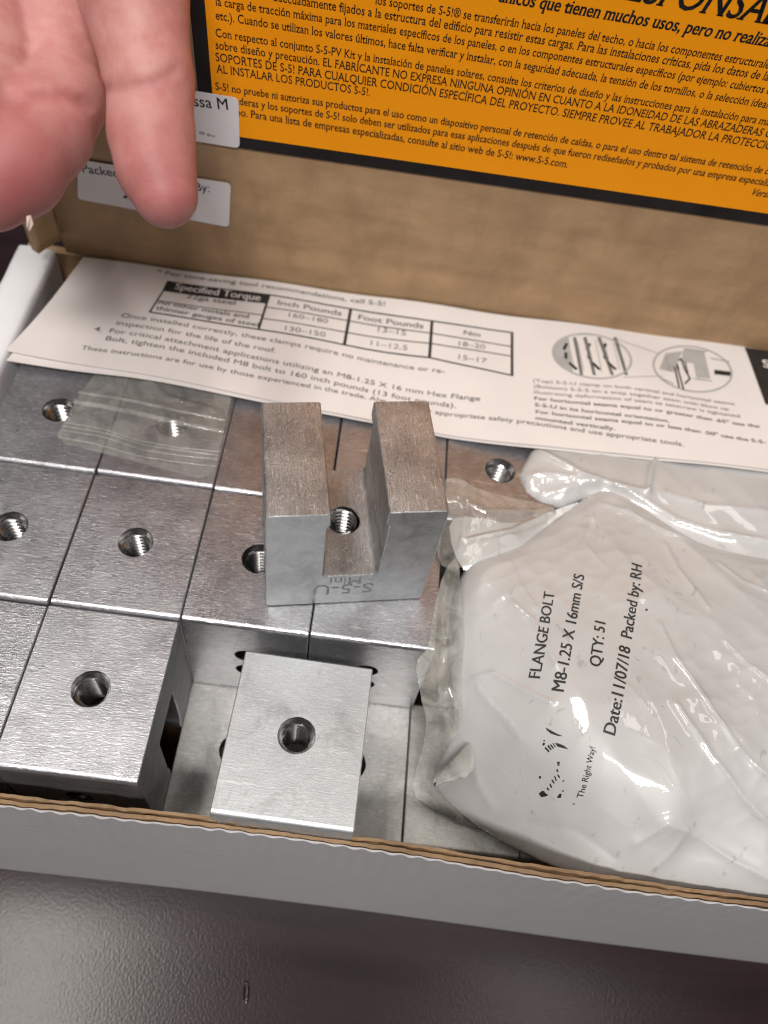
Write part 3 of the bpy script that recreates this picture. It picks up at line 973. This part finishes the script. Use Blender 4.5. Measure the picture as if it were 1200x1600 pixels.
# torque table
def strip_quad(pts, mi, putf, n=24):
    a_, b_, c_, d_ = [np.asarray(q, float) for q in pts]
    t = np.linspace(0, 1, n + 1)[:, None]; A = a_ + (b_ - a_) * t; B = d_ + (c_ - d_) * t
    P = np.concatenate([A, B])
    mb.add(putf(P[:, 0], P[:, 1]), [(i, i+1, n+2+i, n+1+i) for i in range(n)], mi)
strip_quad([pp(255, 455), pp(417, 475), pp(421, 461), pp(262, 440)], 2, putp)
flat_text(mb, 'Specified Torque', pp(272, 452), pp(406, 471), 0, putp2, .9, bold=.02)
for pts, wd in (([(262, 440), (421, 461), (548, 483), (675, 502), (800, 520)], .05), ([(234, 488), (404, 515), (538, 539), (671, 559), (800, 587)], .05),
                ([(262, 440), (255, 455), (234, 488)], .05), ([(421, 461), (404, 515)], .07), ([(548, 483), (538, 539)], .09), ([(675, 502), (671, 559)], .09), ([(800, 520), (800, 587)], .08),
                ([(415, 480), (547, 502), (674, 521), (800, 542)], .035), ([(411, 498), (543, 520), (673, 537), (800, 557)], .035), ([(247, 470), (413, 493)], .03)):
    flat_line(mb, [pp(*q) for q in pts], wd, 2, putp)
# the two round drawings
def ell(c, r1, r2, n=48):
    return [pp(c[0] + r1 * math.cos(t) + 0.10 * r1 * math.sin(t) * 0, c[1] + r2 * math.sin(t) + .12 * r1 * math.cos(t)) for t in np.linspace(0, 2*math.pi, n, endpoint=False)]
E1 = ell((925, 557), 61, 34); E2 = ell((1082, 577), 61, 35)
def fan(P, mi, putf):
    P = np.array(P); mb.add(putf(P[:, 0], P[:, 1]), [tuple(range(len(P)))[::-1]], mi)
grey_left = [p for p in ell((925, 557), 60, 33) if p[0] < pp(893, 557)[0] + .08]
gl = sorted(grey_left, key=lambda p: p[1]); fan(grey_left[::1], 3, putp)
for E_ in (E1, E2): flat_line(mb, E_, .06, 3, putp2, True)
for x0, x1 in ((892, 896), (908, 916), (930, 944), (955, 966)):
    strip_quad([pp(x0 + 3, 528), pp(x1 + 10, 586), pp(x1 + 15, 587), pp(x0 + 8, 527)], 1, putp2, 6)
for x0 in (884, 920, 945):
    flat_line(mb, [pp(x0 + 1, 538), pp(x0 - 3, 546)], .09, 2, putp2); flat_line(mb, [pp(x0, 552), pp(x0, 560)], .09, 2, putp2); flat_line(mb, [pp(x0 + 6, 568), pp(x0 + 16, 577)], .09, 2, putp2)
flat_line(mb, [pp(962, 530), pp(1030, 553)], .03, 3, putp); flat_line(mb, [pp(975, 590), pp(1035, 588)], .03, 3, putp)
strip_quad([pp(1030, 577), pp(1052, 582), pp(1066, 549), pp(1040, 552)], 3, putp, 4)
strip_quad([pp(1064, 566), pp(1088, 568), pp(1096, 549), pp(1068, 545)], 3, putp, 4)
strip_quad([pp(1088, 590), pp(1110, 592), pp(1100, 550), pp(1080, 547)], 3, putp, 4)
strip_quad([pp(1116, 585), pp(1142, 588), pp(1141, 581), pp(1116, 578)], 2, putp, 4)
flat_line(mb, [pp(1068, 610), pp(1056, 566), pp(1064, 561), pp(1070, 578), pp(1078, 592), pp(1070, 600)], .05, 2, putp2)
flat_line(mb, [pp(1061, 606), pp(1052, 565)], .05, 2, putp2); flat_line(mb, [pp(1070, 566), pp(1076, 590)], .04, 2, putp2)
for q in range(6):
    flat_line(mb, [pp(888 + q * 14, 531 + abs(q - 2.5) * 2), pp(898 + q * 14, 583 - abs(q - 2.5) * 2)], .022, 3, putp2)
for q in range(4):
    flat_line(mb, [pp(1040 + q * 5, 556 + q), pp(1046 + q * 5, 580 - q)], .02, 1, putp2)
for a_, b_ in (((1070, 545), (1104, 550)), ((1084, 592), (1112, 596)), ((1110, 560), (1140, 566)), ((1030, 590), (1052, 600))):
    flat_line(mb, [pp(*a_), pp(*b_)], .025, 1, putp2)
# dark column at the right edge of the sheet
dk = [(1196, 632), (1330, 652), (1290, 559), (1163, 543)]
a4 = [pp(*q) for q in dk]
n = 16; t = np.linspace(0, 1, n + 1)
G = [(a4[0]*(1-u) + a4[1]*u)*(1-v) + (a4[3]*(1-u) + a4[2]*u)*v for v in t for u in t]
G = np.array(G); mb.add(putp(G[:, 0], G[:, 1]), [(j*(n+1)+i, j*(n+1)+i+1, (j+1)*(n+1)+i+1, (j+1)*(n+1)+i) for j in range(n) for i in range(n)], 2)
flat_text(mb, 'S', pp(1192, 574), pp(1203, 576), 0, putp2, 1.1, bold=.03)
sh = mb.build('instruction_sheet', [PAPER, INKGREY, INK, MIDGREY], smooth=50)
tag(sh, 'printed instruction sheet with torque table, uppermost, lying across the back of the box', 'paper')
# the sheet below it
mb = MB()
f2 = fpts.copy(); f2[:, 0] += .12; f2[:, 1] -= np.interp(np.arange(len(f2)), [0, 2, 5, 14], [.30, .12, .05, .05])
b2 = bpts.copy(); b2[:, 1] -= .1
zp2 = lambda X, Y: zpaper(X, Y) - .05 - .03 * vnoise(X * .5, Y * .5, 4)
sheet_mesh(f2, b2, zp2, 0, mb, 0)
tag(mb.build('instruction_sheet', [PAPER], smooth=50), 'under sheet of paper whose edge peeks out below the printed one', 'paper')

# ================================================================== WHITE BAGS
def make_bag(name, outline, inner, ridges, label, step, puff_w, puff_d, noise_a, seed, mats, texts=(), closed_depth=1.0, marks=()):
    P3 = np.array([onz(u, v, z) for u, v, z in outline]); I3 = np.array([onz(u, v, z) for u, v, z in inner])
    rb = RBF(np.r_[P3[:, :2], I3[:, :2]], np.r_[P3[:, 2], I3[:, 2]], 2e-2)
    poly = smooth_loop(P3[:, :2], 1 if len(texts) else 0)
    RD = []
    for pts, amp, wd in ridges:
        L = np.array([onsurf(u, v, rb)[:2] for u, v in pts]); RD.append((L, amp, wd))
    def zf(X, Y):
        X = np.asarray(X, float); Y = np.asarray(Y, float)
        z = rb(X, Y)
        d = seg_dist(poly, X, Y)
        d = np.where(inside(poly, X, Y), d, 0)
        q = np.clip(1 - d / puff_w, 0, 1)
        z = z - puff_d * (1 - np.sqrt(np.maximum(0, 1 - q * q)))
        fade = np.clip(d / .5, 0, 1)
        z = z + fade * noise_a * 2.2 * fbm(X * .55, Y * .55, seed, 3)
        m1 = np.clip((vnoise(X * .28, Y * .28, seed + 11) - .25) * 2.5, 0, 1)
        z = z + fade * noise_a * (2.8 * facets(X, Y, 1.3, -.95, 3.0, seed + 20) + 1.5 * m1 * facets(X, Y, .75, -.6, 2.0, seed + 30))
        m2 = np.clip((vnoise(X * .45, Y * .45, seed + 13) - .45) * 4, 0, 1)
        z = z + fade * noise_a * 1.0 * m2 * facets(X, Y, .36, .5, 1.6, seed + 40)
        for L, amp, wd in RD:
            r = seg_dist(L, X, Y, False)
            z = z + amp * np.exp(-r / wd) * np.clip(d / .3, 0, 1)
        return z
    V2, F = fill_region(poly, step)
    z = zf(V2[:, 0], V2[:, 1])
    d = seg_dist(poly, V2[:, 0], V2[:, 1]); q = np.clip(1 - d / puff_w, 0, 1)
    zb = z - .03 - closed_depth * np.sqrt(np.maximum(0, 1 - q * q))
    mb = MB(); n = len(V2)
    mb.add(np.r_[np.c_[V2, z], np.c_[V2, zb]], F + [tuple(i + n for i in f[::-1]) for f in F], 0)
    cnt = {}
    for f in F:
        for a, b in zip(f, f[1:] + f[:1]):
            cnt[(a, b)] = 1
    side = [(b, a, a + n, b + n) for (a, b) in cnt if (b, a) not in cnt]
    for f in side: mb.F.append(f); mb.M.append(0)
    putb = lambda X, Y: np.c_[X, Y, zf(X, Y) + .02]
    for s, a, b, cond, kw in texts:
        Pa, Pb = onsurf(*a, zf)[:2], onsurf(*b, zf)[:2]
        V, Fx, wd = text_geo(s, **kw)
        flat_text(mb, s, Pa, Pb, 1, putb, cond, **kw)
    for pts in marks:
        Q = np.array([onsurf(u, v, zf)[:2] for u, v in pts])
        mb.add(putb(Q[:, 0], Q[:, 1]), [tuple(range(len(Q)))], 1)
    o = mb.build(name, mats, smooth=180)
    tag(o, label, 'plastic bag')
    return o, zf, mb
# broken, half printed emblem marks on the bag
zo = (780, 860); k_ = 280 / 1067
ep = lambda L: [(zo[0] + x * k_, zo[1] + y * k_) for x, y in L]
MARKS = [ep([(245, 1440), (262, 1425), (275, 1428), (285, 1440), (300, 1448), (290, 1456), (262, 1458)]), ep([(285, 1412), (292, 1408), (303, 1422), (297, 1426)]), ep([(300, 1395), (306, 1388), (317, 1410), (310, 1414)]),
         ep([(310, 1370), (317, 1365), (330, 1385), (324, 1390)]), ep([(325, 1345), (333, 1345), (342, 1372), (336, 1375)]), ep([(343, 1338), (350, 1335), (362, 1352), (355, 1357)]),
         ep([(338, 1310), (345, 1302), (352, 1318), (344, 1322)]), ep([(343, 1262), (360, 1260), (358, 1272), (345, 1274)]), ep([(345, 1276), (360, 1276), (356, 1284), (347, 1284)]), ep([(238, 1345), (252, 1342), (250, 1355), (240, 1358)]),
         ep([(345, 1468), (362, 1447), (372, 1452), (368, 1472), (352, 1474)]), ep([(370, 1432), (384, 1428), (382, 1440)]), ep([(372, 1380), (386, 1366), (384, 1378)]),
         ep([(275, 1056), (300, 1070), (340, 1092), (378, 1108), (345, 1106), (305, 1092), (282, 1072)]), ep([(330, 1148), (355, 1152), (385, 1165), (412, 1186), (375, 1178), (345, 1170)]),
         ep([(255, 1160), (262, 1145), (272, 1150), (266, 1166)]), ep([(268, 1180), (276, 1172), (300, 1198), (292, 1204)]), ep([(285, 1168), (293, 1160), (312, 1188), (305, 1192)]), ep([(300, 1160), (308, 1156), (325, 1178), (318, 1184)]),
         ep([(315, 1150), (322, 1150), (336, 1172), (330, 1174)]), ep([(258, 1134), (272, 1130), (270, 1140)]), ep([(870, 350), (884, 350), (880, 362), (868, 360)]), ep([(436, 1510), (448, 1506), (446, 1518)])]
OUT1 = [(945, 752, .42), (905, 778, .30), (850, 818, .12), (790, 855, .06), (735, 872, .02), (716, 905, -.15), (708, 960, -.35), (704, 1020, -.6), (712, 1070, -.75), (716, 1120, -1.0),
        (700, 1165, -1.6), (682, 1200, -2.2), (688, 1232, -2.6), (735, 1275, -2.7), (800, 1315, -2.35), (870, 1350, -1.65), (925, 1368, -1.15), (1000, 1376, -.85), (1100, 1390, -.72), (1200, 1402, -.62), (1330, 1415, -.5),
        (1420, 1200, .3), (1400, 950, .5), (1330, 890, .45), (1200, 868, .5), (1110, 848, .5), (1050, 815, .5), (1000, 780, .48)]
IN1 = [(900, 850, 0.44), (800, 940, 0.28), (900, 960, 0.60), (1000, 900, 0.64), (1120, 950, 0.76), (1000, 1040, 0.80), (1130, 1100, 0.84), (1250, 1000, 0.80), (1250, 1200, 0.64), (820, 1060, 0.20), (800, 1160, -.4),
       (900, 1120, 0.56), (1000, 1180, 0.60), (900, 1230, -.1), (1120, 1230, 0.48), (820, 1250, -1.2), (900, 1310, -.9), (1000, 1310, -.25), (1070, 1330, -.45), (1130, 1330, -.3), (1050, 1295, 0.08), (1200, 1340, -.2)]
RG1 = [([(795, 880), (812, 915), (835, 950)], 0.045, 0.045), ([(800, 943), (830, 968), (850, 1000), (868, 1040)], 0.057, 0.052), ([(740, 1060), (770, 1052), (830, 1085), (860, 1098)], 0.076, 0.059),
       ([(742, 1070), (765, 1100), (795, 1130), (812, 1155)], 0.057, 0.045), ([(925, 805), (912, 850), (940, 880)], 0.038, 0.045), ([(1040, 850), (1060, 890), (1105, 950)], 0.051, 0.052), ([(1030, 975), (1055, 1030), (1085, 1070), (1110, 1110), (1150, 1170), (1200, 1220)], 0.063, 0.052),
       ([(1055, 1100), (1075, 1130), (1110, 1180), (1160, 1250), (1200, 1290)], 0.076, 0.059), ([(945, 790), (980, 800), (1040, 830), (1100, 850), (1200, 872)], 0.063, 0.065), ([(730, 1180), (748, 1225), (770, 1260)], 0.076, 0.065),
       ([(990, 1320), (1040, 1290), (1090, 1310), (1150, 1350), (1200, 1375)], 0.101, 0.085), ([(1010, 1370), (1050, 1330), (1070, 1300)], 0.063, 0.077), ([(830, 1280), (900, 1300), (960, 1340)], -0.076, 0.097), ([(690, 1195), (740, 1265), (830, 1318), (905, 1350)], 0.031, 0.039),
       ([(1120, 880), (1160, 910), (1210, 930)], 0.038, 0.039), ([(1130, 1000), (1170, 1040), (1200, 1060)], 0.038, 0.039), ([(960, 1060), (985, 1075), (1010, 1110)], 0.025, 0.032)]
TX1 = [('FLANGE BOLT', (843, 1062), (866, 927), 1.0, dict(bold=.02)),
       ('M8-1.25 X 16mm S/S', (880, 1083), (913, 900), 1.0, dict(bold=.02)),
       ('QTY: 51', (938, 1044), (946, 974), 1.0, dict(bold=.02)),
       ('Date:11/07/18  Packed by: RH', (960, 1152), (1003, 885), 1.0, dict(bold=.02)),
       ('The Right Way!', (910, 1248), (930, 1168), .85, dict(bold=.006, shear=.1))]
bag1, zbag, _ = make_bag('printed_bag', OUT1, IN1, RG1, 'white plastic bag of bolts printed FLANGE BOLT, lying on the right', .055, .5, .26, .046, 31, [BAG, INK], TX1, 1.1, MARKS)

OUT2 = [(832, 700, .25), (812, 738, .12), (822, 768, .06), (845, 784, .06), (880, 790, .08), (912, 775, .22), (950, 790, .2), (1010, 815, .2), (1100, 870, .2), (1200, 900, .2), (1330, 910, .2), (1380, 800, .3), (1300, 735, .5), (1150, 700, .4), (1000, 670, .2), (900, 672, .15)]
IN2 = [(880, 740, .36), (950, 745, .45), (1030, 770, .5), (1120, 800, .58), (1220, 830, .62), (1200, 770, .6), (1060, 730, .45), (860, 715, .3)]
RG2 = [([(818, 745), (850, 742), (888, 748), (930, 757)], .10, .10), ([(838, 705), (870, 722), (905, 742), (960, 762), (1010, 770)], .14, .10), ([(1010, 770), (1016, 735), (1026, 715)], .14, .07), ([(960, 762), (1010, 785), (1060, 815), (1120, 835), (1200, 850)], .12, .10), ([(845, 775), (880, 765), (925, 757)], .08, .08), ([(1040, 770), (1100, 790), (1200, 800)], .06, .07), ([(900, 742), (880, 775)], .05, .05)]
bag2, zbag2, _ = make_bag('crumpled_bag', OUT2, IN2, RG2, 'blank crumpled white plastic bag tucked under the instruction sheet', .07, .25, .12, .03, 57, [BAG], (), .5)

# ------------------------------------------------------------------ clear film
def film(name, outline, inner, step, noise_a, seed, mat, parent=None, ridges=(), kids=None):
    P3 = np.array([onz(u, v, z) for u, v, z in outline])
    I3 = np.array([onz(u, v, z) for u, v, z in inner]).reshape(-1, 3)
    rb = RBF(np.r_[P3[:, :2], I3[:, :2]], np.r_[P3[:, 2], I3[:, 2]], 5e-3)
    poly = smooth_loop(P3[:, :2], 1)
    RD = [(np.array([onsurf(u, v, rb)[:2] for u, v in pts]), amp, wd) for pts, amp, wd in ridges]
    def zf(X, Y):
        z = rb(X, Y) + noise_a * 2 * fbm(X * 1.1, Y * 1.1, seed, 3)
        for L, amp, wd in RD:
            z = z + amp * np.exp(-seg_dist(L, X, Y, False) / wd)
        return z
    V2, F = fill_region(poly, step)
    mb = MB(); mb.add(np.c_[V2, zf(V2[:, 0], V2[:, 1])], F)
    o = mb.build(name, [mat], parent, 180)
    return o, zf
film('clear_margin', [(716, 868, .04), (694, 890, .05), (676, 960, .07), (670, 1012, .05), (648, 1035, -.1), (655, 1085, -.5), (668, 1130, -1.3), (655, 1190, -2.9), (642, 1240, -3.4), (672, 1262, -3.5), (720, 1288, -3.5), (775, 1300, -3.3), (740, 1262, -2.9), (704, 1235, -2.7), (700, 1180, -1.9), (722, 1120, -1.0), (722, 1050, -.6), (722, 960, -.2)],
     [(690, 1080, -.7), (685, 1150, -1.7), (705, 1000, -.2)], .07, .06, 71, FILM_MILKY, bag1, [([(715, 880), (700, 960), (695, 1040), (712, 1110)], .14, .07), ([(655, 1065), (690, 1110), (700, 1150)], .12, .06), ([(680, 1010), (675, 1120), (660, 1210)], .08, .06)])
film('clear_margin', [(697, 740, .50), (760, 770, .35), (868, 792, .12), (870, 808, .12), (800, 850, .12), (740, 878, .12), (706, 892, .1), (684, 880, .1), (684, 830, .15), (690, 780, .3)],
     [(740, 810, .35), (790, 810, .3)], .06, .05, 83, FILM, bag1, [([(705, 775), (760, 800), (860, 800)], .12, .07), ([(725, 745), (730, 800), (720, 860)], .08, .05), ([(730, 845), (800, 830), (850, 808)], .1, .06)])
film('folded_corner', [(700, 812, .12), (735, 806, .18), (800, 822, .16), (865, 797, .12), (915, 780, .25), (890, 830, .0), (840, 860, -.1), (790, 885, -.15), (730, 900, -.2), (706, 862, .0)], [(735, 845, .22), (800, 835, .2)], .05, .03, 91, BAG, bag1)
# rolled curl of film at the lower left of the bag
mb = MB()
c0 = onz(680, 1222, -1.7); c1 = onz(728, 1192, -1.0)
n = 40; V = []
for k in range(13):
    t = k / 12; c = c0 + (c1 - c0) * t
    for i in range(n + 1):
        a = 2 * math.pi * 1.35 * i / n; r = (.12 + .34 * t) * (.55 + .45 * i / n)
        V.append((c[0] + .25 * math.sin(a) * r, c[1] + r * math.cos(a), c[2] + r * .8 * math.sin(a)))
mb.add(V, [(k*(n+1)+i, k*(n+1)+i+1, (k+1)*(n+1)+i+1, (k+1)*(n+1)+i) for k in range(12) for i in range(n)])
mb.build('rolled_film', [mat_film('rolled_film', .42, (.88, .87, .82), .4)], bag1, 180)

# ------------------------------------------------------------------ zip bag under the sheet
zb, zzip = film('zip_bag', [(158, 570, .16), (125, 614, .06), (104, 652, .05), (84, 690, .05), (160, 708, .05), (245, 730, .05), (332, 754, .06), (342, 705, .06), (354, 655, .07), (364, 612, .2), (300, 580, .3), (220, 565, .3)],
     [(220, 650, .16), (260, 690, .10), (180, 670, .10), (300, 640, .2)], .07, .02, 101, FILM_FLAT, None, [([(230, 590), (260, 620), (330, 640)], .1, .05)])
tag(zb, 'small clear zip bag lying flat over two clamps, half under the sheet', 'plastic bag')
def zline(name, pts, wd, h, mat):
    P = np.array([onsurf(u, v, zzip)[:2] for u, v in pts]); mb = MB()
    s = np.linspace(0, 1, 60); L = np.r_[0, np.cumsum(np.hypot(*np.diff(P, axis=0).T))]; L /= L[-1]
    Q = np.c_[np.interp(s, L, P[:, 0]), np.interp(s, L, P[:, 1])]
    for c in (0, 1): Q[3:-3, c] = np.convolve(Q[:, c], np.ones(7) / 7, 'valid')
    T = np.gradient(Q, axis=0); T /= np.hypot(T[:, 0], T[:, 1])[:, None]; N = np.c_[-T[:, 1], T[:, 0]]
    V = []; k = 7
    for i in range(k):
        a = math.pi * i / (k - 1); R_ = Q - N * wd * math.cos(a)
        V.append(np.c_[R_, zzip(R_[:, 0], R_[:, 1]) + .006 + h * math.sin(a)])
    mb.add(np.concatenate(V), [(i*60+j, i*60+j+1, (i+1)*60+j+1, (i+1)*60+j) for i in range(k-1) for j in range(59)])
    return mb.build(name, [mat], zb, 180)
zline('zip_strip', [(123, 613), (200, 625), (280, 643), (352, 657)], .05, .04, ZIPMAT)
zline('zip_strip', [(117, 627), (200, 642), (280, 661), (349, 674)], .09, .06, ZIPMAT)
for pts in ([(106, 661), (160, 670), (220, 690), (280, 700), (343, 706)], [(99, 673), (160, 682), (220, 703), (280, 712), (340, 718)], [(92, 684), (150, 694), (220, 714), (290, 724), (336, 729)], [(100, 666), (170, 678), (230, 697), (341, 712)]):
    zline('zip_ridge', pts, .022, .025, ZIPMAT)

# ================================================================== HAND
def hp(u, v, k): return at_depth(u, v, k)
DI = 16.0
CH_ = []     # capsule chains: (points with radius in cm, group)
def chain(g, *pts):
    CH_.append((g, [(hp(u, v, k), r) for u, v, k, r in pts]))
pxr = lambda p, k: p * k / CAM_F
chain('index', (190, -150, 15.2, 1.09), (208, -10, 15.2, 1.02), (233, 125, 15.3, .83), (237, 212, 15.4, .80), (244, 264, 15.4, .735), (258, 304, 15.4, .63))
chain('middle', (75, -190, 16.6, 1.08), (86, -30, 16.5, .97), (92, 115, 16.3, .88))
chain('middle', (100, 150, 16.0, .86), (66, 203, 15.3, .90), (20, 260, 14.8, .90), (-20, 290, 14.6, .82))
chain('ring', (-40, -180, 16.4, .98), (-18, -20, 16.0, .82), (-12, 130, 15.4, .80))
chain('ring', (-12, 140, 15.2, .80), (-50, 210, 14.4, .80), (-80, 250, 14.0, .66))
chain('little', (-140, -200, 16.6, .82), (-130, -50, 16.2, .70), (-130, 60, 15.6, .66))
chain('little', (-130, 65, 15.5, .66), (-160, 130, 14.8, .64), (-180, 160, 14.4, .54))
chain('palm', (175, -250, 15.6, 1.3), (150, -480, 16.0, 1.5), (60, -720, 16.8, 1.9))
chain('palm', (70, -260, 16.0, 1.25), (60, -480, 16.2, 1.6), (40, -720, 16.8, 1.9))
chain('palm', (-40, -260, 16.3, 1.25), (-20, -480, 16.4, 1.5), (20, -720, 16.9, 1.9))
chain('palm', (-130, -270, 16.6, 1.1), (-90, -480, 16.7, 1.4), (0, -720, 17.0, 1.9))
chain('palm', (30, -720, 16.8, 2.0), (10, -900, 17.4, 2.1), (-20, -1300, 18.6, 2.5))
chain('thumb', (120, -640, 15.6, 1.4), (235, -480, 14.4, 1.15), (300, -390, 13.9, .95), (330, -320, 13.7, .74))
def cap_sdf(P, A, ra, B, rb):
    d = B - A; t = np.clip(((P - A) @ d) / (d @ d), 0, 1)
    return np.linalg.norm(P - A - t[:, None] * d, axis=1) - (ra + (rb - ra) * t)
def smin(a, b, k):
    h = np.clip(.5 + .5 * (b - a) / k, 0, 1)
    return b + (a - b) * h - k * h * (1 - h)
CREASE = [((165, 139), (200, 138), (235, 132), (262, 118), (272, 108), 14.4, .08, .07), ((168, 146), (215, 146), (260, 138), (302, 124), 14.4, .025, .16), ((38, 168), (48, 150), (70, 146), (100, 150), (138, 164), 15.0, .17, .10), ((185, 40), (225, 32), (255, 15), (270, 5), 14.7, .012, .06),
          ((205, 66), (240, 58), (270, 44), 14.8, .012, .06), ((-40, 150), (-20, 145), (0, 148), (25, 160), 14.4, .12, .12), ((225, 262), (245, 258), (262, 262), 15.3, .008, .05)]
def crease_add(P):
    D = (P - CAM_LOC) @ RCAM
    u = 600 + CAM_F * D[:, 0] / -D[:, 2]; v = 800 - CAM_F * D[:, 1] / -D[:, 2]; dep = -D[:, 2]
    s = np.zeros(len(P))
    for *pts, k, a, wd in CREASE:
        r = seg_dist(np.array(pts), u, v, False) * k / CAM_F
        s += a * np.exp(-(r / wd) ** 2) * np.clip((k + 1.2 - dep) / .6, 0, 1)
    return s
def hand_sdf(P, det=True):
    per = {}
    for g, pts in CH_:
        for (A, ra), (B, rb) in zip(pts, pts[1:]):
            d = cap_sdf(P, A, ra, B, rb)
            per[g] = d if g not in per else smin(per[g], d, .18 if g != 'palm' else .7)
    tot = per.pop('palm')
    fing = None
    for g, d in per.items():
        fing = d if fing is None else smin(fing, d, .12)
    tot = smin(tot, fing, .8)
    return tot + (crease_add(P) if det else 0)
V = []; F = []
def uvs(c, r, n=14, m_=10):
    b = len(V)
    for j in range(m_ + 1):
        for i in range(n):
            V.append(c + r * np.array([math.sin(math.pi*j/m_)*math.cos(2*math.pi*i/n), math.sin(math.pi*j/m_)*math.sin(2*math.pi*i/n), math.cos(math.pi*j/m_)]))
    for j in range(m_):
        for i in range(n):
            F.append((b+j*n+i, b+(j+1)*n+i, b+(j+1)*n+(i+1) % n, b+j*n+(i+1) % n))
for g, pts in CH_:
    for (A, ra), (B, rb) in zip(pts, pts[1:]):
        L = np.linalg.norm(B - A); n = max(2, int(L / .25))
        for k in range(n + 1):
            uvs(A + (B - A) * k / n, ra + (rb - ra) * k / n)
rough = mesh('rough_hand', V, F, [])
rm = rough.modifiers.new('r', 'REMESH'); rm.mode = 'VOXEL'; rm.voxel_size = .085 * S
dg = bpy.context.evaluated_depsgraph_get()
me = bpy.data.meshes.new_from_object(rough.evaluated_get(dg))
bpy.data.objects.remove(rough)
n = len(me.vertices); co = np.empty(n * 3); me.vertices.foreach_get('co', co); P = co.reshape(-1, 3) / S
for it in range(6):
    d = hand_sdf(P); h = .01
    G = np.stack([(hand_sdf(P + h * np.eye(3)[k]) - hand_sdf(P - h * np.eye(3)[k])) / (2 * h) for k in range(3)], 1)
    G /= np.linalg.norm(G, axis=1)[:, None] + 1e-9
    P = P - G * np.clip(d, -.3, .3)[:, None] * .9
ev_ = np.empty(len(me.edges) * 2, np.int64); me.edges.foreach_get('vertices', ev_); ev_ = ev_.reshape(-1, 2)
deg = np.bincount(ev_.ravel(), minlength=n)[:, None]
for _ in range(3):
    acc = np.zeros_like(P); np.add.at(acc, ev_[:, 0], P[ev_[:, 1]]); np.add.at(acc, ev_[:, 1], P[ev_[:, 0]])
    P = P * .5 + .5 * acc / np.maximum(deg, 1)
me.vertices.foreach_set('co', (P * S).ravel())
# blush: redder finger pads and folds
D = (P - CAM_LOC) @ RCAM
U_ = 600 + CAM_F * D[:, 0] / -D[:, 2]; V_ = 800 - CAM_F * D[:, 1] / -D[:, 2]
tips = [hp(255, 290, 14.8), hp(20, 285, 14.0), hp(225, 230, 14.8), hp(-80, 250, 13.6), hp(330, -320, 13.2)]
bl = np.zeros(n)
for c, r, a_ in zip(tips, (1.1, 1.5, .8, .9, .8), (.6, .75, .4, .5, .4)):
    bl = np.maximum(bl, a_ * np.exp(-(np.linalg.norm(P - c, axis=1) / r) ** 2))
bl = np.clip(bl + 2.2 * crease_add(P), 0, .8)
me.attributes.new('blush', 'FLOAT', 'POINT').data.foreach_set('value', bl.astype(np.float32))
me.name = 'hand'
me.materials.clear()
me.polygons.foreach_set('use_smooth', [True] * len(me.polygons))
hand = link('hand', me, None, [SKIN])
tag(hand, 'bare hand reaching in from the top left, index finger pointing down', 'hand')
# sliver of nail at the tip of the bent finger
mb = MB()
q = [hp(41, 338, 14.3), hp(48, 336, 14.3), hp(52, 350, 14.4), hp(46, 362, 14.5), hp(42, 356, 14.4)]
cN = np.mean(q, 0); back = ray(45, 345) * .12
mb.add(list(q) + [p + back for p in q], [tuple(range(5)), tuple(range(5, 10))[::-1]] + [(i, i+5, (i+1) % 5 + 5, (i+1) % 5) for i in range(5)])
mb.build('fingernail', [NAIL], hand, 30)
